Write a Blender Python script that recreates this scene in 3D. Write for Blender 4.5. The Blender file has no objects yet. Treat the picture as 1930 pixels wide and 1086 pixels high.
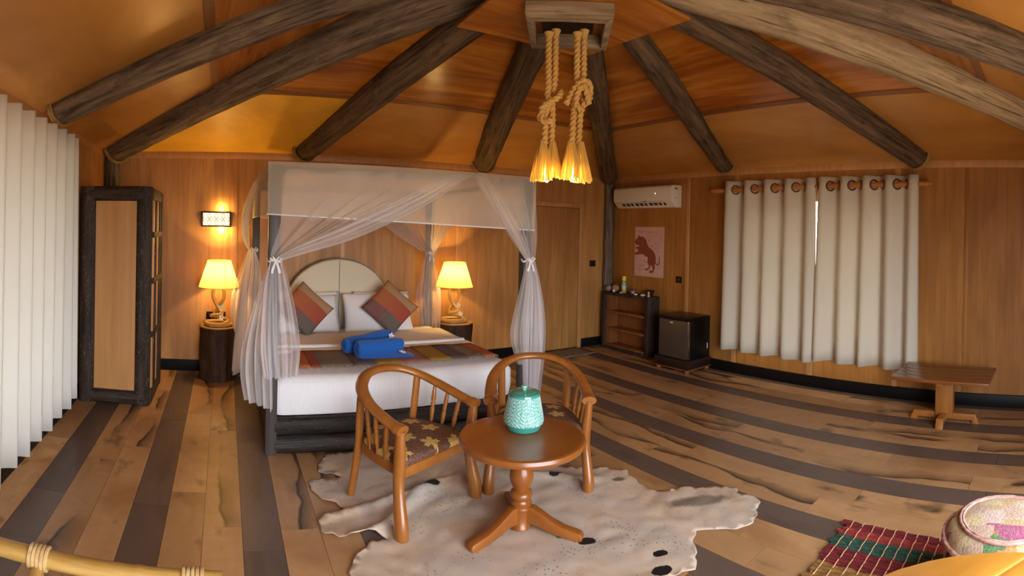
import bpy, bmesh, math, random
from math import sin, cos, pi, sqrt, atan2, radians, hypot
from mathutils import Vector, Matrix
random.seed(7)
SC = bpy.context.scene
COL = SC.collection

# ---------------------------------------------------------------- camera (stitched cylindrical panorama lens)
F = 998.25
cd = bpy.data.cameras.new('camera'); cd.type = 'PANO'; cd.panorama_type = 'CENTRAL_CYLINDRICAL'
cd.central_cylindrical_radius = 1.0
cd.central_cylindrical_range_u_min = -965 / F; cd.central_cylindrical_range_u_max = 965 / F
cd.central_cylindrical_range_v_min = -(1086 - 439.57) / F; cd.central_cylindrical_range_v_max = 439.57 / F
cd.clip_start = 0.02
cam = bpy.data.objects.new('camera', cd); COL.objects.link(cam)
HC = 1.68
cam.matrix_world = (Matrix.Translation((0, 0, HC)) @ Matrix.Rotation(-0.5421, 4, 'Z') @ Matrix.Rotation(-0.004, 4, 'X')
                    @ Matrix.Rotation(-0.0231, 4, 'Y') @ Matrix.Rotation(pi / 2, 4, 'X'))
SC.camera = cam

# ---------------------------------------------------------------- world, daylight, exposure
wd = bpy.data.worlds.new('world'); SC.world = wd; wd.use_nodes = True
bg = wd.node_tree.nodes['Background']; bg.inputs[1].default_value = 12.5
_n = wd.node_tree.nodes; _l = wd.node_tree.links                      # bright sky above, duller ground below the horizon
_tc = _n.new('ShaderNodeTexCoord'); _sx = _n.new('ShaderNodeSeparateXYZ'); _rp = _n.new('ShaderNodeValToRGB')
_l.new(_tc.outputs['Generated'], _sx.inputs[0]); _mr = _n.new('ShaderNodeMapRange'); _mr.inputs[1].default_value = -1; _l.new(_sx.outputs[2], _mr.inputs[0])
_l.new(_mr.outputs[0], _rp.inputs[0]); _e = _rp.color_ramp.elements
_e[0].position = .48; _e[0].color = (.30, .25, .19, 1); _e[1].position = .52; _e[1].color = (.84, .91, 1.0, 1)
_l.new(_rp.outputs[0], bg.inputs[0])
SC.view_settings.view_transform = 'Standard'; SC.view_settings.look = 'None'; SC.view_settings.gamma = 1
SC.view_settings.use_curve_mapping = False
SC.view_settings.exposure = 0.38
try:
    SC.cycles.transparent_max_bounces = 12
except Exception:
    pass

def portal(name, loc, rot, sx, sy):
    l = bpy.data.lights.new(name, 'AREA'); l.shape = 'RECTANGLE'; l.size = sx; l.size_y = sy
    l.cycles.is_portal = True
    o = bpy.data.objects.new(name, l); COL.objects.link(o); o.location = loc; o.rotation_euler = rot
    return o

# room dimensions
XL, XR, YB, YF, ZT = -1.388, 5.389, 6.069, -0.708, 2.509
CX, CY, K = 2.0005, 2.6805, 0.30
portal('daylight_doorway', (1.45, YF - 0.02, 1.12), (pi / 2, 0, 0), 2.9, 2.2)
portal('daylight_window_right', (XR + 0.1, 2.69, 1.3), (0, pi / 2, 0), 1.6, 1.9)
portal('daylight_window_left', (XL - 0.1, 2.95, 1.35), (0, -pi / 2, 0), 1.7, 2.2)

# ---------------------------------------------------------------- mesh helpers
class MB:
    def __init__(s): s.v = []; s.f = []
    def add(s, v, f):
        b = len(s.v); s.v += [tuple(p) for p in v]; s.f += [tuple(i + b for i in q) for q in f]; return s
    def box(s, x0, x1, y0, y1, z0, z1, M=None):
        v = [(x, y, z) for z in (z0, z1) for y in (y0, y1) for x in (x0, x1)]
        if M: v = [M @ Vector(p) for p in v]
        return s.add(v, [(0, 2, 3, 1), (4, 5, 7, 6), (0, 1, 5, 4), (2, 6, 7, 3), (0, 4, 6, 2), (1, 3, 7, 5)])
    def hexa(s, b, t):
        return s.add(list(b) + list(t), [(3, 2, 1, 0), (4, 5, 6, 7), (0, 1, 5, 4), (1, 2, 6, 5), (2, 3, 7, 6), (3, 0, 4, 7)])
    def prism(s, poly, z0, z1, M=None):
        n = len(poly); v = [Vector((x, y, z0)) for x, y in poly] + [Vector((x, y, z1)) for x, y in poly]
        if M: v = [M @ p for p in v]
        return s.add(v, [tuple(range(n))[::-1], tuple(range(n, 2 * n))] + [(i, (i + 1) % n, n + (i + 1) % n, n + i) for i in range(n)])
    def lathe(s, prof, n=32, M=None, cap=True, sq=1.0):
        v = []
        for r, z in prof:
            for i in range(n):
                a = 2 * pi * i / n; p = Vector((r * cos(a), r * sin(a) * sq, z)); v.append(M @ p if M else p)
        m = len(prof); f = []
        for j in range(m - 1):
            for i in range(n):
                k = (i + 1) % n; f.append((j * n + i, j * n + k, (j + 1) * n + k, (j + 1) * n + i))
        if cap: f.append(tuple(range(n))[::-1]); f.append(tuple((m - 1) * n + i for i in range(n)))
        return s.add(v, f)
    def tube(s, path, rad, n=10, cap=True, twist=0.0, lobes=0, lobe=0.0, closed=False, flat=1.0, up=None):
        P = [Vector(p) for p in path]; m = len(P)
        R = rad if isinstance(rad, (list, tuple)) else [rad] * m
        T = []
        for i in range(m):
            if closed: t = P[(i + 1) % m] - P[(i - 1) % m]
            else: t = P[min(i + 1, m - 1)] - P[max(i - 1, 0)]
            T.append(t.normalized() if t.length > 1e-9 else Vector((0, 0, 1)))
        u0 = Vector(up) if up else (Vector((0, 0, 1)) if abs(T[0].z) < .9 else Vector((1, 0, 0)))
        N = (u0 - T[0] * u0.dot(T[0])).normalized(); v = []; L = 0
        for i in range(m):
            if i: L += (P[i] - P[i - 1]).length
            if up: N = (Vector(up) - T[i] * Vector(up).dot(T[i])).normalized()
            else: N = (N - T[i] * N.dot(T[i])).normalized()
            B = T[i].cross(N)
            for j in range(n):
                a = 2 * pi * j / n
                r = R[i] * (1 + (lobe * cos(lobes * (a - twist * L)) if lobes else 0))
                v.append(P[i] + N * (r * cos(a)) + B * (r * flat * sin(a)))
        f = []
        for i in range(m if closed else m - 1):
            i2 = (i + 1) % m
            for j in range(n):
                k = (j + 1) % n; f.append((i * n + j, i * n + k, i2 * n + k, i2 * n + j))
        if cap and not closed: f.append(tuple(range(n))[::-1]); f.append(tuple((m - 1) * n + j for j in range(n)))
        return s.add(v, f)
    def grid(s, rows, closed=False):
        n = len(rows[0]); v = [p for r in rows for p in r]; f = []
        for i in range(len(rows) - 1):
            for j in range(n if closed else n - 1):
                k = (j + 1) % n; f.append((i * n + j, i * n + k, (i + 1) * n + k, (i + 1) * n + j))
        return s.add(v, f)
    def build(s, name, mat, parent=None, smooth=None, bevel=0.0, seg=2, loc=None, rot=None, fix=True):
        me = bpy.data.meshes.new(name); me.from_pydata(s.v, [], s.f); me.update()
        if fix or bevel:
            bm = bmesh.new(); bm.from_mesh(me)
            if fix: bmesh.ops.recalc_face_normals(bm, faces=bm.faces)
            if bevel: 
                bmesh.ops.bevel(bm, geom=[e for e in bm.edges if len(e.link_faces) == 2 and e.calc_face_angle(0) > .5], offset=bevel, segments=seg, profile=.5, affect='EDGES', clamp_overlap=True)
            bm.to_mesh(me); bm.free()
        if smooth is None and bevel: smooth = 40
        if smooth:
            for p in me.polygons: p.use_smooth = True
            me.set_sharp_from_angle(angle=radians(smooth))
        if mat: me.materials.append(mat)
        o = bpy.data.objects.new(name, me); COL.objects.link(o)
        if parent: o.parent = parent
        if loc: o.location = loc
        if rot: o.rotation_euler = rot
        return o

def box(x0, x1, y0, y1, z0, z1): return MB().box(x0, x1, y0, y1, z0, z1)
def tag(o, label, cat, group=None):
    o['label'] = label; o['category'] = cat
    if group: o['group'] = group
    return o
def thing(name, label, cat, loc=(0, 0, 0), rz=0.0, group=None):
    o = bpy.data.objects.new(name, None); COL.objects.link(o); o.location = loc; o.rotation_euler = (0, 0, rz); o.empty_display_size = .1
    return tag(o, label, cat, group)
def struct(o): o['kind'] = 'structure'; return o
def smoothpath(pts, per=8, closed=False):
    P = [Vector(p) for p in pts]; n = len(P); out = []
    for i in range(n if closed else n - 1):
        g = lambda k: P[k % n] if closed else P[max(0, min(n - 1, k))]
        a, b, c, d = g(i - 1), g(i), g(i + 1), g(i + 2)
        for q in range(per):
            t = q / per
            out.append(.5 * ((2 * b) + (c - a) * t + (2 * a - 5 * b + 4 * c - d) * t * t + (3 * b - a - 3 * c + d) * t ** 3))
    if not closed: out.append(P[-1])
    return out
def light(name, loc, power, color, r=.03, parent=None):
    l = bpy.data.lights.new(name, 'POINT'); l.energy = power; l.color = color; l.shadow_soft_size = r
    o = bpy.data.objects.new(name, l); COL.objects.link(o); o.location = loc
    if parent: o.parent = parent
    return o

# ---------------------------------------------------------------- material helpers
class NT:
    def __init__(s, name):
        s.m = bpy.data.materials.new(name); s.m.use_nodes = True; s.t = s.m.node_tree
        s.b = s.t.nodes['Principled BSDF']; s.o = s.t.nodes['Material Output']
    def n(s, typ, **k):
        x = s.t.nodes.new('ShaderNode' + typ)
        for a, b in k.items(): setattr(x, a, b)
        return x
    def put(s, sock, val):
        if hasattr(val, 'is_linked') or isinstance(val, bpy.types.NodeSocket): s.t.links.new(val, sock)
        else: sock.default_value = val
        return s
    def math(s, op, a, b=None, c=None, clamp=False):
        x = s.n('Math', operation=op, use_clamp=clamp); s.put(x.inputs[0], a)
        if b is not None: s.put(x.inputs[1], b)
        if c is not None: s.put(x.inputs[2], c)
        return x.outputs[0]
    def vmath(s, op, a, b=None):
        x = s.n('VectorMath', operation=op); s.put(x.inputs[0], a)
        if b is not None: s.put(x.inputs[1], b)
        return x.outputs['Value'] if op in ('LENGTH', 'DISTANCE', 'DOT_PRODUCT') else x.outputs[0]
    def ramp(s, fac, stops, interp='LINEAR'):
        x = s.n('ValToRGB'); s.put(x.inputs[0], fac); e = x.color_ramp.elements; x.color_ramp.interpolation = interp
        while len(e) < len(stops): e.new(.5)
        for i, (p, c) in enumerate(stops):
            e[i].position = p; e[i].color = (c[0], c[1], c[2], 1) if not isinstance(c, (int, float)) else (c, c, c, 1)
        return x.outputs[0]
    def mix(s, fac, a, b, mode='MIX'):
        x = s.n('Mix', data_type='RGBA', blend_type=mode); s.put(x.inputs[0], fac)
        for sk, v in ((x.inputs[6], a), (x.inputs[7], b)):
            s.put(sk, (v[0], v[1], v[2], 1) if isinstance(v, tuple) else v)
        return x.outputs[2]
    def coord(s, kind='Object', scale=(1, 1, 1), rand=0.0, rot=None):
        tc = s.n('TexCoord').outputs[kind]
        if rand:
            oi = s.n('ObjectInfo').outputs['Random']
            cmb = s.n('CombineXYZ'); r = s.math('MULTIPLY', oi, rand)
            for i in range(3): s.put(cmb.inputs[i], r)
            tc = s.vmath('ADD', tc, cmb.outputs[0])
        mp = s.n('Mapping'); s.put(mp.inputs[0], tc); mp.inputs[3].default_value = scale
        if rot: mp.inputs[2].default_value = rot
        return mp.outputs[0]
    def noise(s, vec, scale=5, detail=4, rough=.55, dist=0.0):
        x = s.n('TexNoise'); s.put(x.inputs['Vector'], vec); x.inputs['Scale'].default_value = scale
        x.inputs['Detail'].default_value = detail; x.inputs['Roughness'].default_value = rough; x.inputs['Distortion'].default_value = dist
        return x.outputs[0]
    def sep(s, vec):
        x = s.n('SeparateXYZ'); s.put(x.inputs[0], vec); return x.outputs
    def bump(s, h, strength=.3, dist=.01):
        x = s.n('Bump'); s.put(x.inputs['Height'], h); x.inputs['Strength'].default_value = strength; x.inputs['Distance'].default_value = dist
        s.put(s.b.inputs['Normal'], x.outputs[0]); return s
    def col(s, c): s.put(s.b.inputs['Base Color'], (c[0], c[1], c[2], 1) if isinstance(c, tuple) else c); return s
    def rough(s, r): s.put(s.b.inputs['Roughness'], r); return s
    def set(s, **k):
        for a, b in k.items(): s.b.inputs[a.replace('_', ' ')].default_value = b
        return s

def plain(name, c, rough=.5, **k):
    return NT(name).col(c).rough(rough).set(**k).m

def wood(name, c1, c2, c3=None, stretch=(1, 1, .06), scale=22, rough=.4, bump=.1, rand=0.0, blotch=.35, coat=0.0, dist=.6):
    t = NT(name); v = t.coord('Object', stretch, rand)
    g = t.noise(v, scale, 4, .6, dist)
    c = t.ramp(g, [(.36, c1), (.64, c2)])
    big = t.noise(t.coord('Object', tuple(.35 + .65 * q for q in stretch), rand), 2.2, 3, .5, .4)
    c = t.mix(t.math('MULTIPLY', t.ramp(big, [(.38, 0.0), (.68, 1.0)]), blotch), c, c3 or tuple(q * .55 for q in c1))
    t.col(c); t.rough(rough)
    if bump > .07: t.bump(g, bump, .004)
    if coat: t.set(Coat_Weight=coat, Coat_Roughness=.22)
    return t.m

def logmat(name, c1, c2, crack=(.012, .008, .006), along=0, rough=.75, flecks=0.0, bump=.8):
    st = [7, 7, 7]; st[along] = .55
    t = NT(name); v = t.coord('Object', tuple(st), 9.0)
    g = t.noise(v, 3.0, 7, .72, .5)
    c = t.ramp(g, [(.36, c1), (.64, c2)])
    st2 = [14, 14, 14]; st2[along] = .4
    cr = t.noise(t.coord('Object', tuple(st2), 5.0), 2.2, 3, .5, 1.2)
    crm = t.ramp(cr, [(.30, 1.0), (.40, 0.0)])
    c = t.mix(t.math('MULTIPLY', crm, .8), c, crack)
    st3 = [5, 5, 5]; st3[along] = 2
    kn = t.noise(t.coord('Object', tuple(st3), 7.0), 2.2, 4, .6)
    c = t.mix(t.math('MULTIPLY', t.ramp(kn, [(.55, 0.0), (.7, 1.0)]), .55), c, tuple(q * .45 for q in c1))
    if flecks:
        st4 = [30, 30, 30]; st4[along] = 9
        fl = t.noise(t.coord('Object', tuple(st4), 3.0), 3.0, 4, .7)
        c = t.mix(t.math('MULTIPLY', t.ramp(fl, [(.60, 0.0), (.70, 1.0)]), flecks), c, (.5, .47, .45))
    t.col(c); t.rough(rough)
    t.bump(g, bump, .012); t.set(Specular_IOR_Level=.25)
    return t.m

def fabric(name, c, weave=240, rough=.9, trans=0.0, bump=.15, tint=None):
    t = NT(name)
    v = t.coord('Object', (1, 1, 1))
    n = t.noise(v, weave, 2, .6); big = t.noise(v, 3.0, 3, .5)
    cc = t.mix(t.math('MULTIPLY', n, .18), c, tuple(q * .75 for q in c))
    if tint: cc = t.mix(t.math('MULTIPLY', big, .6), cc, tint)
    t.col(cc); t.rough(rough); t.set(Sheen_Weight=.2)
    if bump > .1: t.bump(n, bump, .002)
    if trans:
        tr = t.n('BsdfTranslucent'); t.put(tr.inputs[0], cc); mx = t.n('MixShader'); mx.inputs[0].default_value = trans
        t.t.links.new(t.b.outputs[0], mx.inputs[1]); t.t.links.new(tr.outputs[0], mx.inputs[2]); t.t.links.new(mx.outputs[0], t.o.inputs[0])
    return t.m

def sheer(name, c, dens=.45):
    t = NT(name); v = t.coord('Object', (1, 1, 1))
    d = t.n('BsdfDiffuse'); d.inputs[0].default_value = (*c, 1)
    tr = t.n('BsdfTranslucent'); tr.inputs[0].default_value = (*c, 1)
    m1 = t.n('MixShader'); m1.inputs[0].default_value = .45
    t.t.links.new(d.outputs[0], m1.inputs[1]); t.t.links.new(tr.outputs[0], m1.inputs[2])
    tp = t.n('BsdfTransparent'); m2 = t.n('MixShader')
    f = t.math('MULTIPLY_ADD', t.noise(v, 5, 2, .5), .12, dens - .06)
    t.put(m2.inputs[0], f)
    t.t.links.new(tp.outputs[0], m2.inputs[1]); t.t.links.new(m1.outputs[0], m2.inputs[2]); t.t.links.new(m2.outputs[0], t.o.inputs[0])
    return t.m

def emit(name, c, s):
    t = NT(name); t.col((0.0, 0.0, 0.0)); t.set(Emission_Color=(*c, 1), Emission_Strength=s); return t.m

M = {}
M['ply_back'] = wood('wall_plywood', (.41, .185, .048), (.58, .285, .080), (.27, .108, .026), (1, 1, .06), 14, .50, .06, 13, .6)
M['ply_right'] = wood('wall_plywood_amber', (.34, .142, .027), (.48, .212, .047), (.23, .086, .014), (1, 1, .06), 14, .50, .06, 13, .6)
M['batten'] = wood('batten_wood', (.50, .24, .085), (.60, .30, .11), (.42, .18, .055), (1, 1, .05), 20, .4, .06, 11)
M['ceil_low'] = wood('ceiling_plywood_light', (.47, .205, .040), (.60, .285, .064), (.34, .132, .023), (.12, .12, 1), 9, .36, .05, 13, .55)
M['ceil_up'] = wood('ceiling_plywood_red', (.30, .078, .008), (.60, .225, .030), (.20, .048, .005), (.14, 1.3, 1), 5, .22, .05, 13, .6)
M['ceil_up_y'] = wood('ceiling_plywood_red_crosswise', (.30, .078, .008), (.60, .225, .030), (.20, .048, .005), (1.3, .14, 1), 5, .22, .05, 13, .6)
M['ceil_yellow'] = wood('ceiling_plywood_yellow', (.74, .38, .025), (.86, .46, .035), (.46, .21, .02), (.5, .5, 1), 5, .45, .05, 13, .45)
M['ceil_strip'] = wood('seam_strip_wood', (.20, .07, .018), (.27, .10, .026), None, (.1, .1, 1), 20, .35, .05, 5)
M['base'] = plain('baseboard_black', (.006, .005, .005), .45, Specular_IOR_Level=.2)
M['log'] = logmat('weathered_log', (.050, .028, .015), (.19, .118, .066))
M['log_grey'] = logmat('grey_log', (.065, .042, .027), (.25, .172, .112))
M['log_pale'] = logmat('pale_log', (.30, .20, .11), (.52, .38, .23), (.09, .055, .03))
M['log_dark'] = logmat('dark_log', (.030, .018, .011), (.10, .064, .038))
M['bark'] = logmat('bark_dark', (.014, .008, .005), (.070, .044, .028), along=2, flecks=.45, rough=.55)
M['bark_x'] = logmat('bark_dark_lengthwise', (.014, .008, .005), (.070, .044, .028), along=0, flecks=.3, rough=.5)
M['rope'] = wood('jute_rope', (.52, .29, .075), (.70, .42, .13), (.36, .19, .045), (1, 1, 1), 90, .9, .4)
M['rope_dark'] = wood('rope_binding', (.30, .16, .05), (.42, .24, .08), None, (1, 1, 1), 90, .9, .4)
M['frame_wood'] = logmat('grey_driftwood', (.22, .15, .09), (.42, .31, .20), along=0)

# ---------------------------------------------------------------- room shell: floor with planks
fl = struct(box(XL - .1, XR + .1, YF - .1, YB + .1, -.12, -.0125).build('floor', plain('subfloor', (.03, .02, .015), .9)))
def plankmat(name, light, mid, dark, cracks):
    t = NT(name); oi = t.n('ObjectInfo').outputs['Random']
    v = t.coord('Object', (1, 1, 1), 37.0)
    g = t.noise(t.coord('Object', (1, .09, 1), 37.0), 30, 3, .6, .4)
    cross = t.noise(t.coord('Object', (.15, 1, 1), 37.0), 22, 3, .5)
    big = t.noise(t.coord('Object', (.9, .5, 1), 37.0), 3.2, 4, .55, .5)
    c = t.ramp(big, [(.30, mid), (.52, light), (.75, tuple(.5 * (a + b) for a, b in zip(light, mid)))])
    c = t.mix(t.math('MULTIPLY', g, .32), c, mid)
    c = t.mix(t.math('MULTIPLY', t.ramp(cross, [(.45, 0.0), (.75, 1.0)]), .22), c, mid)
    h = g
    if cracks:
        raw = t.n('TexCoord').outputs['Object']; sx = t.sep(raw)
        sy = t.math('ADD', sx[1], t.math('MULTIPLY', oi, 53.0))
        cy = t.n('CombineXYZ'); t.put(cy.inputs[1], sy)
        w = t.noise(cy.outputs[0], 1.3, 3, .45)
        wob = t.math('MULTIPLY_ADD', w, .34, -.17)
        off = t.math('MULTIPLY_ADD', t.math('FRACT', t.math('MULTIPLY', oi, 17.3)), .13, -.065)
        d = t.math('SUBTRACT', t.math('SUBTRACT', sx[0], wob), off)
        on = t.math('GREATER_THAN', t.math('FRACT', t.math('MULTIPLY', oi, 7.7)), .38)
        gap = t.noise(cy.outputs[0], 1.1, 2, .5)
        on = t.math('MULTIPLY', on, t.ramp(gap, [(.42, 0.0), (.52, 1.0)]))
        ad = t.math('ABSOLUTE', d)
        line = t.math('MULTIPLY', t.ramp(ad, [(.003, 1.0), (.016, 0.0)]), on)
        side = t.math('MULTIPLY', t.ramp(d, [(.02, 1.0), (.11, 0.0)]), t.math('GREATER_THAN', d, 0.0))
        side = t.math('MULTIPLY', side, on)
        c = t.mix(t.math('MULTIPLY', side, .85), c, tuple(q * .36 for q in mid))
        c = t.mix(t.math('MULTIPLY', line, .93), c, dark)
        kn = t.noise(t.coord('Object', (1, .55, 1), 91.0), 5.0, 3, .5)
        c = t.mix(t.math('MULTIPLY', t.ramp(kn, [(.62, 0.0), (.74, 1.0)]), .85), c, dark)
    else:
        kn = t.noise(t.coord('Object', (1, .3, 1), 91.0), 7.0, 3, .5)
        c = t.mix(t.math('MULTIPLY', t.ramp(kn, [(.58, 0.0), (.72, 1.0)]), .45), c, dark)
    v2 = t.math('MULTIPLY_ADD', oi, .22, .88)
    hs = t.n('HueSaturation'); t.put(hs.inputs['Value'], v2); t.put(hs.inputs['Color'], c)
    t.col(hs.outputs[0]); t.rough(t.math('MULTIPLY_ADD', g, .15, .30))
    return t.m
M['plank_tan'] = plankmat('plank_tan', (.50, .285, .128), (.33, .165, .064), (.026, .012, .006), True)
M['plank_grey'] = plankmat('plank_grey', (.138, .092, .070), (.100, .065, .050), (.045, .030, .022), False)
PW = .2145
x = .124 - 3 * PW * 3
row = 0
while x < XR:
    grey = (row % 3 == 0)
    y = YF - [.3, .75, 1.05, .55, .1, .9, .4][row % 7] + .08 * (row % 5)
    while y < YB:
        x0, x1, y0, y1 = max(x, XL), min(x + PW, XR), max(y, YF), min(y + 1.38, YB)
        if x1 - x0 > .02 and y1 - y0 > .02:
            w, l = (x1 - x0) / 2 - .0010, (y1 - y0) / 2 - .0014
            MB().box(-w, w, -l, l, -.012, 0).build('plank', M['plank_grey' if grey else 'plank_tan'], fl, loc=((x0 + x1) / 2, (y0 + y1) / 2, 0))
        y += 1.38
    x += PW; row += 1

# ---------------------------------------------------------------- walls
def wallpart(name, b, mat, parent, **k): return b.build(name, mat, parent, **k)
slab = plain('wall_backing', (.10, .05, .02), .9)
# back wall (door bay between x 3.90 and 4.80)
wb = struct(box(XL - .12, XR + .12, YB + .016, YB + .14, -.012, ZT + .1).build('wall_back', slab))
T = .012
for a, b in ((XL, .072), (.145, 1.352), (1.43, 2.832), (2.92, 3.86), (4.86, XR)):
    box(a, b, YB, YB + T, .02, 2.44).build('plywood_panel', M['ply_back'], wb)
box(3.86, 4.86, YB, YB + T, 2.10, 2.44).build('plywood_panel', M['ply_back'], wb)
for a, b in ((.072, .145), (1.352, 1.43), (2.832, 2.92)):
    box(a, b, YB - .010, YB + T, .02, 2.44).build('batten', M['batten'], wb, bevel=.003)
box(XL, XR, YB - .014, YB + T, 2.44, ZT + .02).build('top_rail', M['batten'], wb, bevel=.004)
# flush door
dr = struct(box(3.925, 4.785, YB - .004, YB + .02, .015, 2.03).build('door_1', M['ply_back'], bevel=.003))
for a, b, c, d in ((3.86, 3.92, 0, 2.10), (4.79, 4.86, 0, 2.10)):
    box(a, b, YB - .022, YB + .014, c, d).build('door_frame', M['batten'], dr, bevel=.004)
box(3.92, 4.79, YB - .022, YB + .014, 2.035, 2.10).build('door_frame', M['batten'], dr, bevel=.004)
# right wall with a curtained window
def opened(name, pieces): 
    m = MB()
    for p in pieces: m.box(*p)
    return struct(m.build(name, slab))
wr = opened('wall_right', [(XR + .016, XR + .14, YF, YB, -.012, .5), (XR + .016, XR + .14, YF, YB, 2.1, ZT + .1), (XR + .016, XR + .14, YF, 1.78, .5, 2.1), (XR + .016, XR + .14, 3.62, YB, .5, 2.1)])
for a, b, c, d in ((4.54, YB, .02, 2.44), (3.77, 4.48, .02, 2.44), (2.72, 3.70, .02, .50), (2.72, 3.70, 2.1, 2.44), (1.71, 2.65, .02, .50), (1.71, 2.65, 2.1, 2.44), (.95, 1.65, .02, 2.44), (YF, .91, .02, 2.44)):
    box(XR, XR + T, a, b, c, d).build('plywood_panel', M['ply_right'], wr)
for a, b, c, d in ((4.48, 4.54, .02, 2.44), (3.70, 3.77, .02, 2.44), (2.65, 2.72, .02, 2.44), (1.65, 1.71, .02, 2.44), (.91, .95, .02, 2.44)):
    box(XR - .010, XR + T, a, b, c, d).build('batten', M['batten'] if a > 1 else M['ply_right'], wr, bevel=.003)
box(XR - .014, XR + T, YF, YB, 2.44, ZT + .02).build('top_rail', M['batten'], wr, bevel=.004)
glass = NT('window_glass').col((1.0, 1.0, 1.0)).rough(.02).set(Transmission_Weight=1.0, IOR=1.02).m
def window(name, x, ys, z0, z1):
    w = None
    for (a, b) in ys:
        m = MB()
        m.box(x - .02, x + .03, a, a + .05, z0, z1); m.box(x - .02, x + .03, b - .05, b, z0, z1)
        m.box(x - .02, x + .03, a + .05, b - .05, z0, z0 + .05); m.box(x - .02, x + .03, a + .05, b - .05, z1 - .05, z1)
        if w is None: w = struct(m.build(name, M['batten']))
        else: m.build('window_frame', M['batten'], w)
        box(x + .003, x + .008, a + .05, b - .05, z0 + .05, z1 - .05).build('pane', glass, w)
window('window_1', XR + .08, ((1.78, 2.65), (2.72, 3.62)), .5, 2.1)
# left wall with a curtained window
wl = opened('wall_left', [(XL - .14, XL - .016, YF, YB, -.012, .5), (XL - .14, XL - .016, YF, YB, 2.2, ZT + .1), (XL - .14, XL - .016, YF, 1.85, .5, 2.2), (XL - .14, XL - .016, 4.05, YB, .5, 2.2)])
for a, b, c, d in ((4.9, YB, .02, 2.44), (4.12, 4.83, .02, 2.44), (1.85, 4.05, .02, .5), (1.85, 4.05, 2.2, 2.44), (YF, 1.85, .02, 2.44)):
    box(XL - T, XL, a, b, c, d).build('plywood_panel', M['ply_back'], wl)
for a, b in ((4.83, 4.9), (4.05, 4.12)):
    box(XL - T, XL + .010, a, b, .02, 2.44).build('batten', M['batten'], wl, bevel=.003)
box(XL - T, XL + .014, YF, YB, 2.44, ZT + .02).build('top_rail', M['batten'], wl, bevel=.004)
window('window_2', XL - .10, ((1.85, 2.95), (2.95, 4.05)), .5, 2.2)
# front wall behind the camera, with a wide open doorway that lets the daylight in
wf = opened('wall_front', [(XL, 0.0, YF - .14, YF, -.012, ZT + .1), (2.9, XR, YF - .14, YF, -.012, ZT + .1), (0.0, 2.9, YF - .14, YF, 2.2, ZT + .1)])
wf.data.materials.clear(); wf.data.materials.append(M['ply_back'])
df = MB(); df.box(-.06, 0.0, YF - .15, YF + .02, 0, 2.26); df.box(2.9, 2.96, YF - .15, YF + .02, 0, 2.26); df.box(0, 2.9, YF - .15, YF + .02, 2.2, 2.26)
struct(df.build('door_2', M['batten'], bevel=.004))
# baseboards
for nm, bs in (('baseboard_back', [(XL, 3.86, YB - .03, YB, 0, .125), (4.86, XR, YB - .03, YB, 0, .125)]), ('baseboard_right', [(XR - .03, XR, YF, YB - .03, 0, .125)]), ('baseboard_left', [(XL, XL + .03, YF, YB - .03, 0, .125)])):
    m = MB()
    for q in bs: m.box(*q)
    struct(m.build(nm, M['base'], bevel=.004))

# ---------------------------------------------------------------- hip ceiling: four slopes of plywood panels
HALF = (XR - XL) / 2
def cpt(side, t, inset, dz=0.0):
    # side 0 back,1 right,2 front,3 left ; t in -1..1 along the wall (clipped at the hips), inset from wall
    w = HALF - inset; a = t * w
    z = ZT + K * inset + dz
    return [(CX + a, CY + w, z), (CX + w, CY - a, z), (CX - a, CY - w, z), (CX - w, CY + a, z)][side]
cm = MB()
for s_ in range(4):
    a, b, c, d = cpt(s_, -1, -.12, .03), cpt(s_, 1, -.12, .03), cpt(s_, 1, HALF - .02, .03), cpt(s_, -1, HALF - .02, .03)
    up = [(p[0], p[1], p[2] + .05) for p in (a, b, c, d)]
    cm.hexa((a, b, c, d), up)
ceil = struct(cm.build('ceiling', slab))
INS = 1.28
for s_ in range(4):
    for (i0, i1, key) in ((0.0, INS, 'ceil_low'), (INS, HALF - .03, 'ceil_up')):
        for q in range(3):
            t0, t1 = (-1, -.336, .336, 1)[q], (-1, -.336, .336, 1)[q + 1]
            g = .0015
            qd = [cpt(s_, t0 + g, i0), cpt(s_, t1 - g, i0), cpt(s_, t1 - g, i1), cpt(s_, t0 + g, i1)]
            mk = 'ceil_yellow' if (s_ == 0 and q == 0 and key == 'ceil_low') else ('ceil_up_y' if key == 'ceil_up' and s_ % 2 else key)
            MB().hexa(qd, [(p[0], p[1], p[2] + .014) for p in qd]).build('plywood_panel', M[mk], ceil)
    qd = [cpt(s_, -1, INS - .03, -.010), cpt(s_, 1, INS - .03, -.010), cpt(s_, 1, INS + .03, -.010), cpt(s_, -1, INS + .03, -.010)]
    MB().hexa(qd, [(p[0], p[1], p[2] + .02) for p in qd]).build('seam_strip', M['ceil_strip'], ceil)
PA, PZ = .535, 3.03
box(CX - PA, CX + PA, CY - PA, CY + PA, PZ, PZ + .018).build('centre_panel', M['ceil_up'], ceil)

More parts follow.
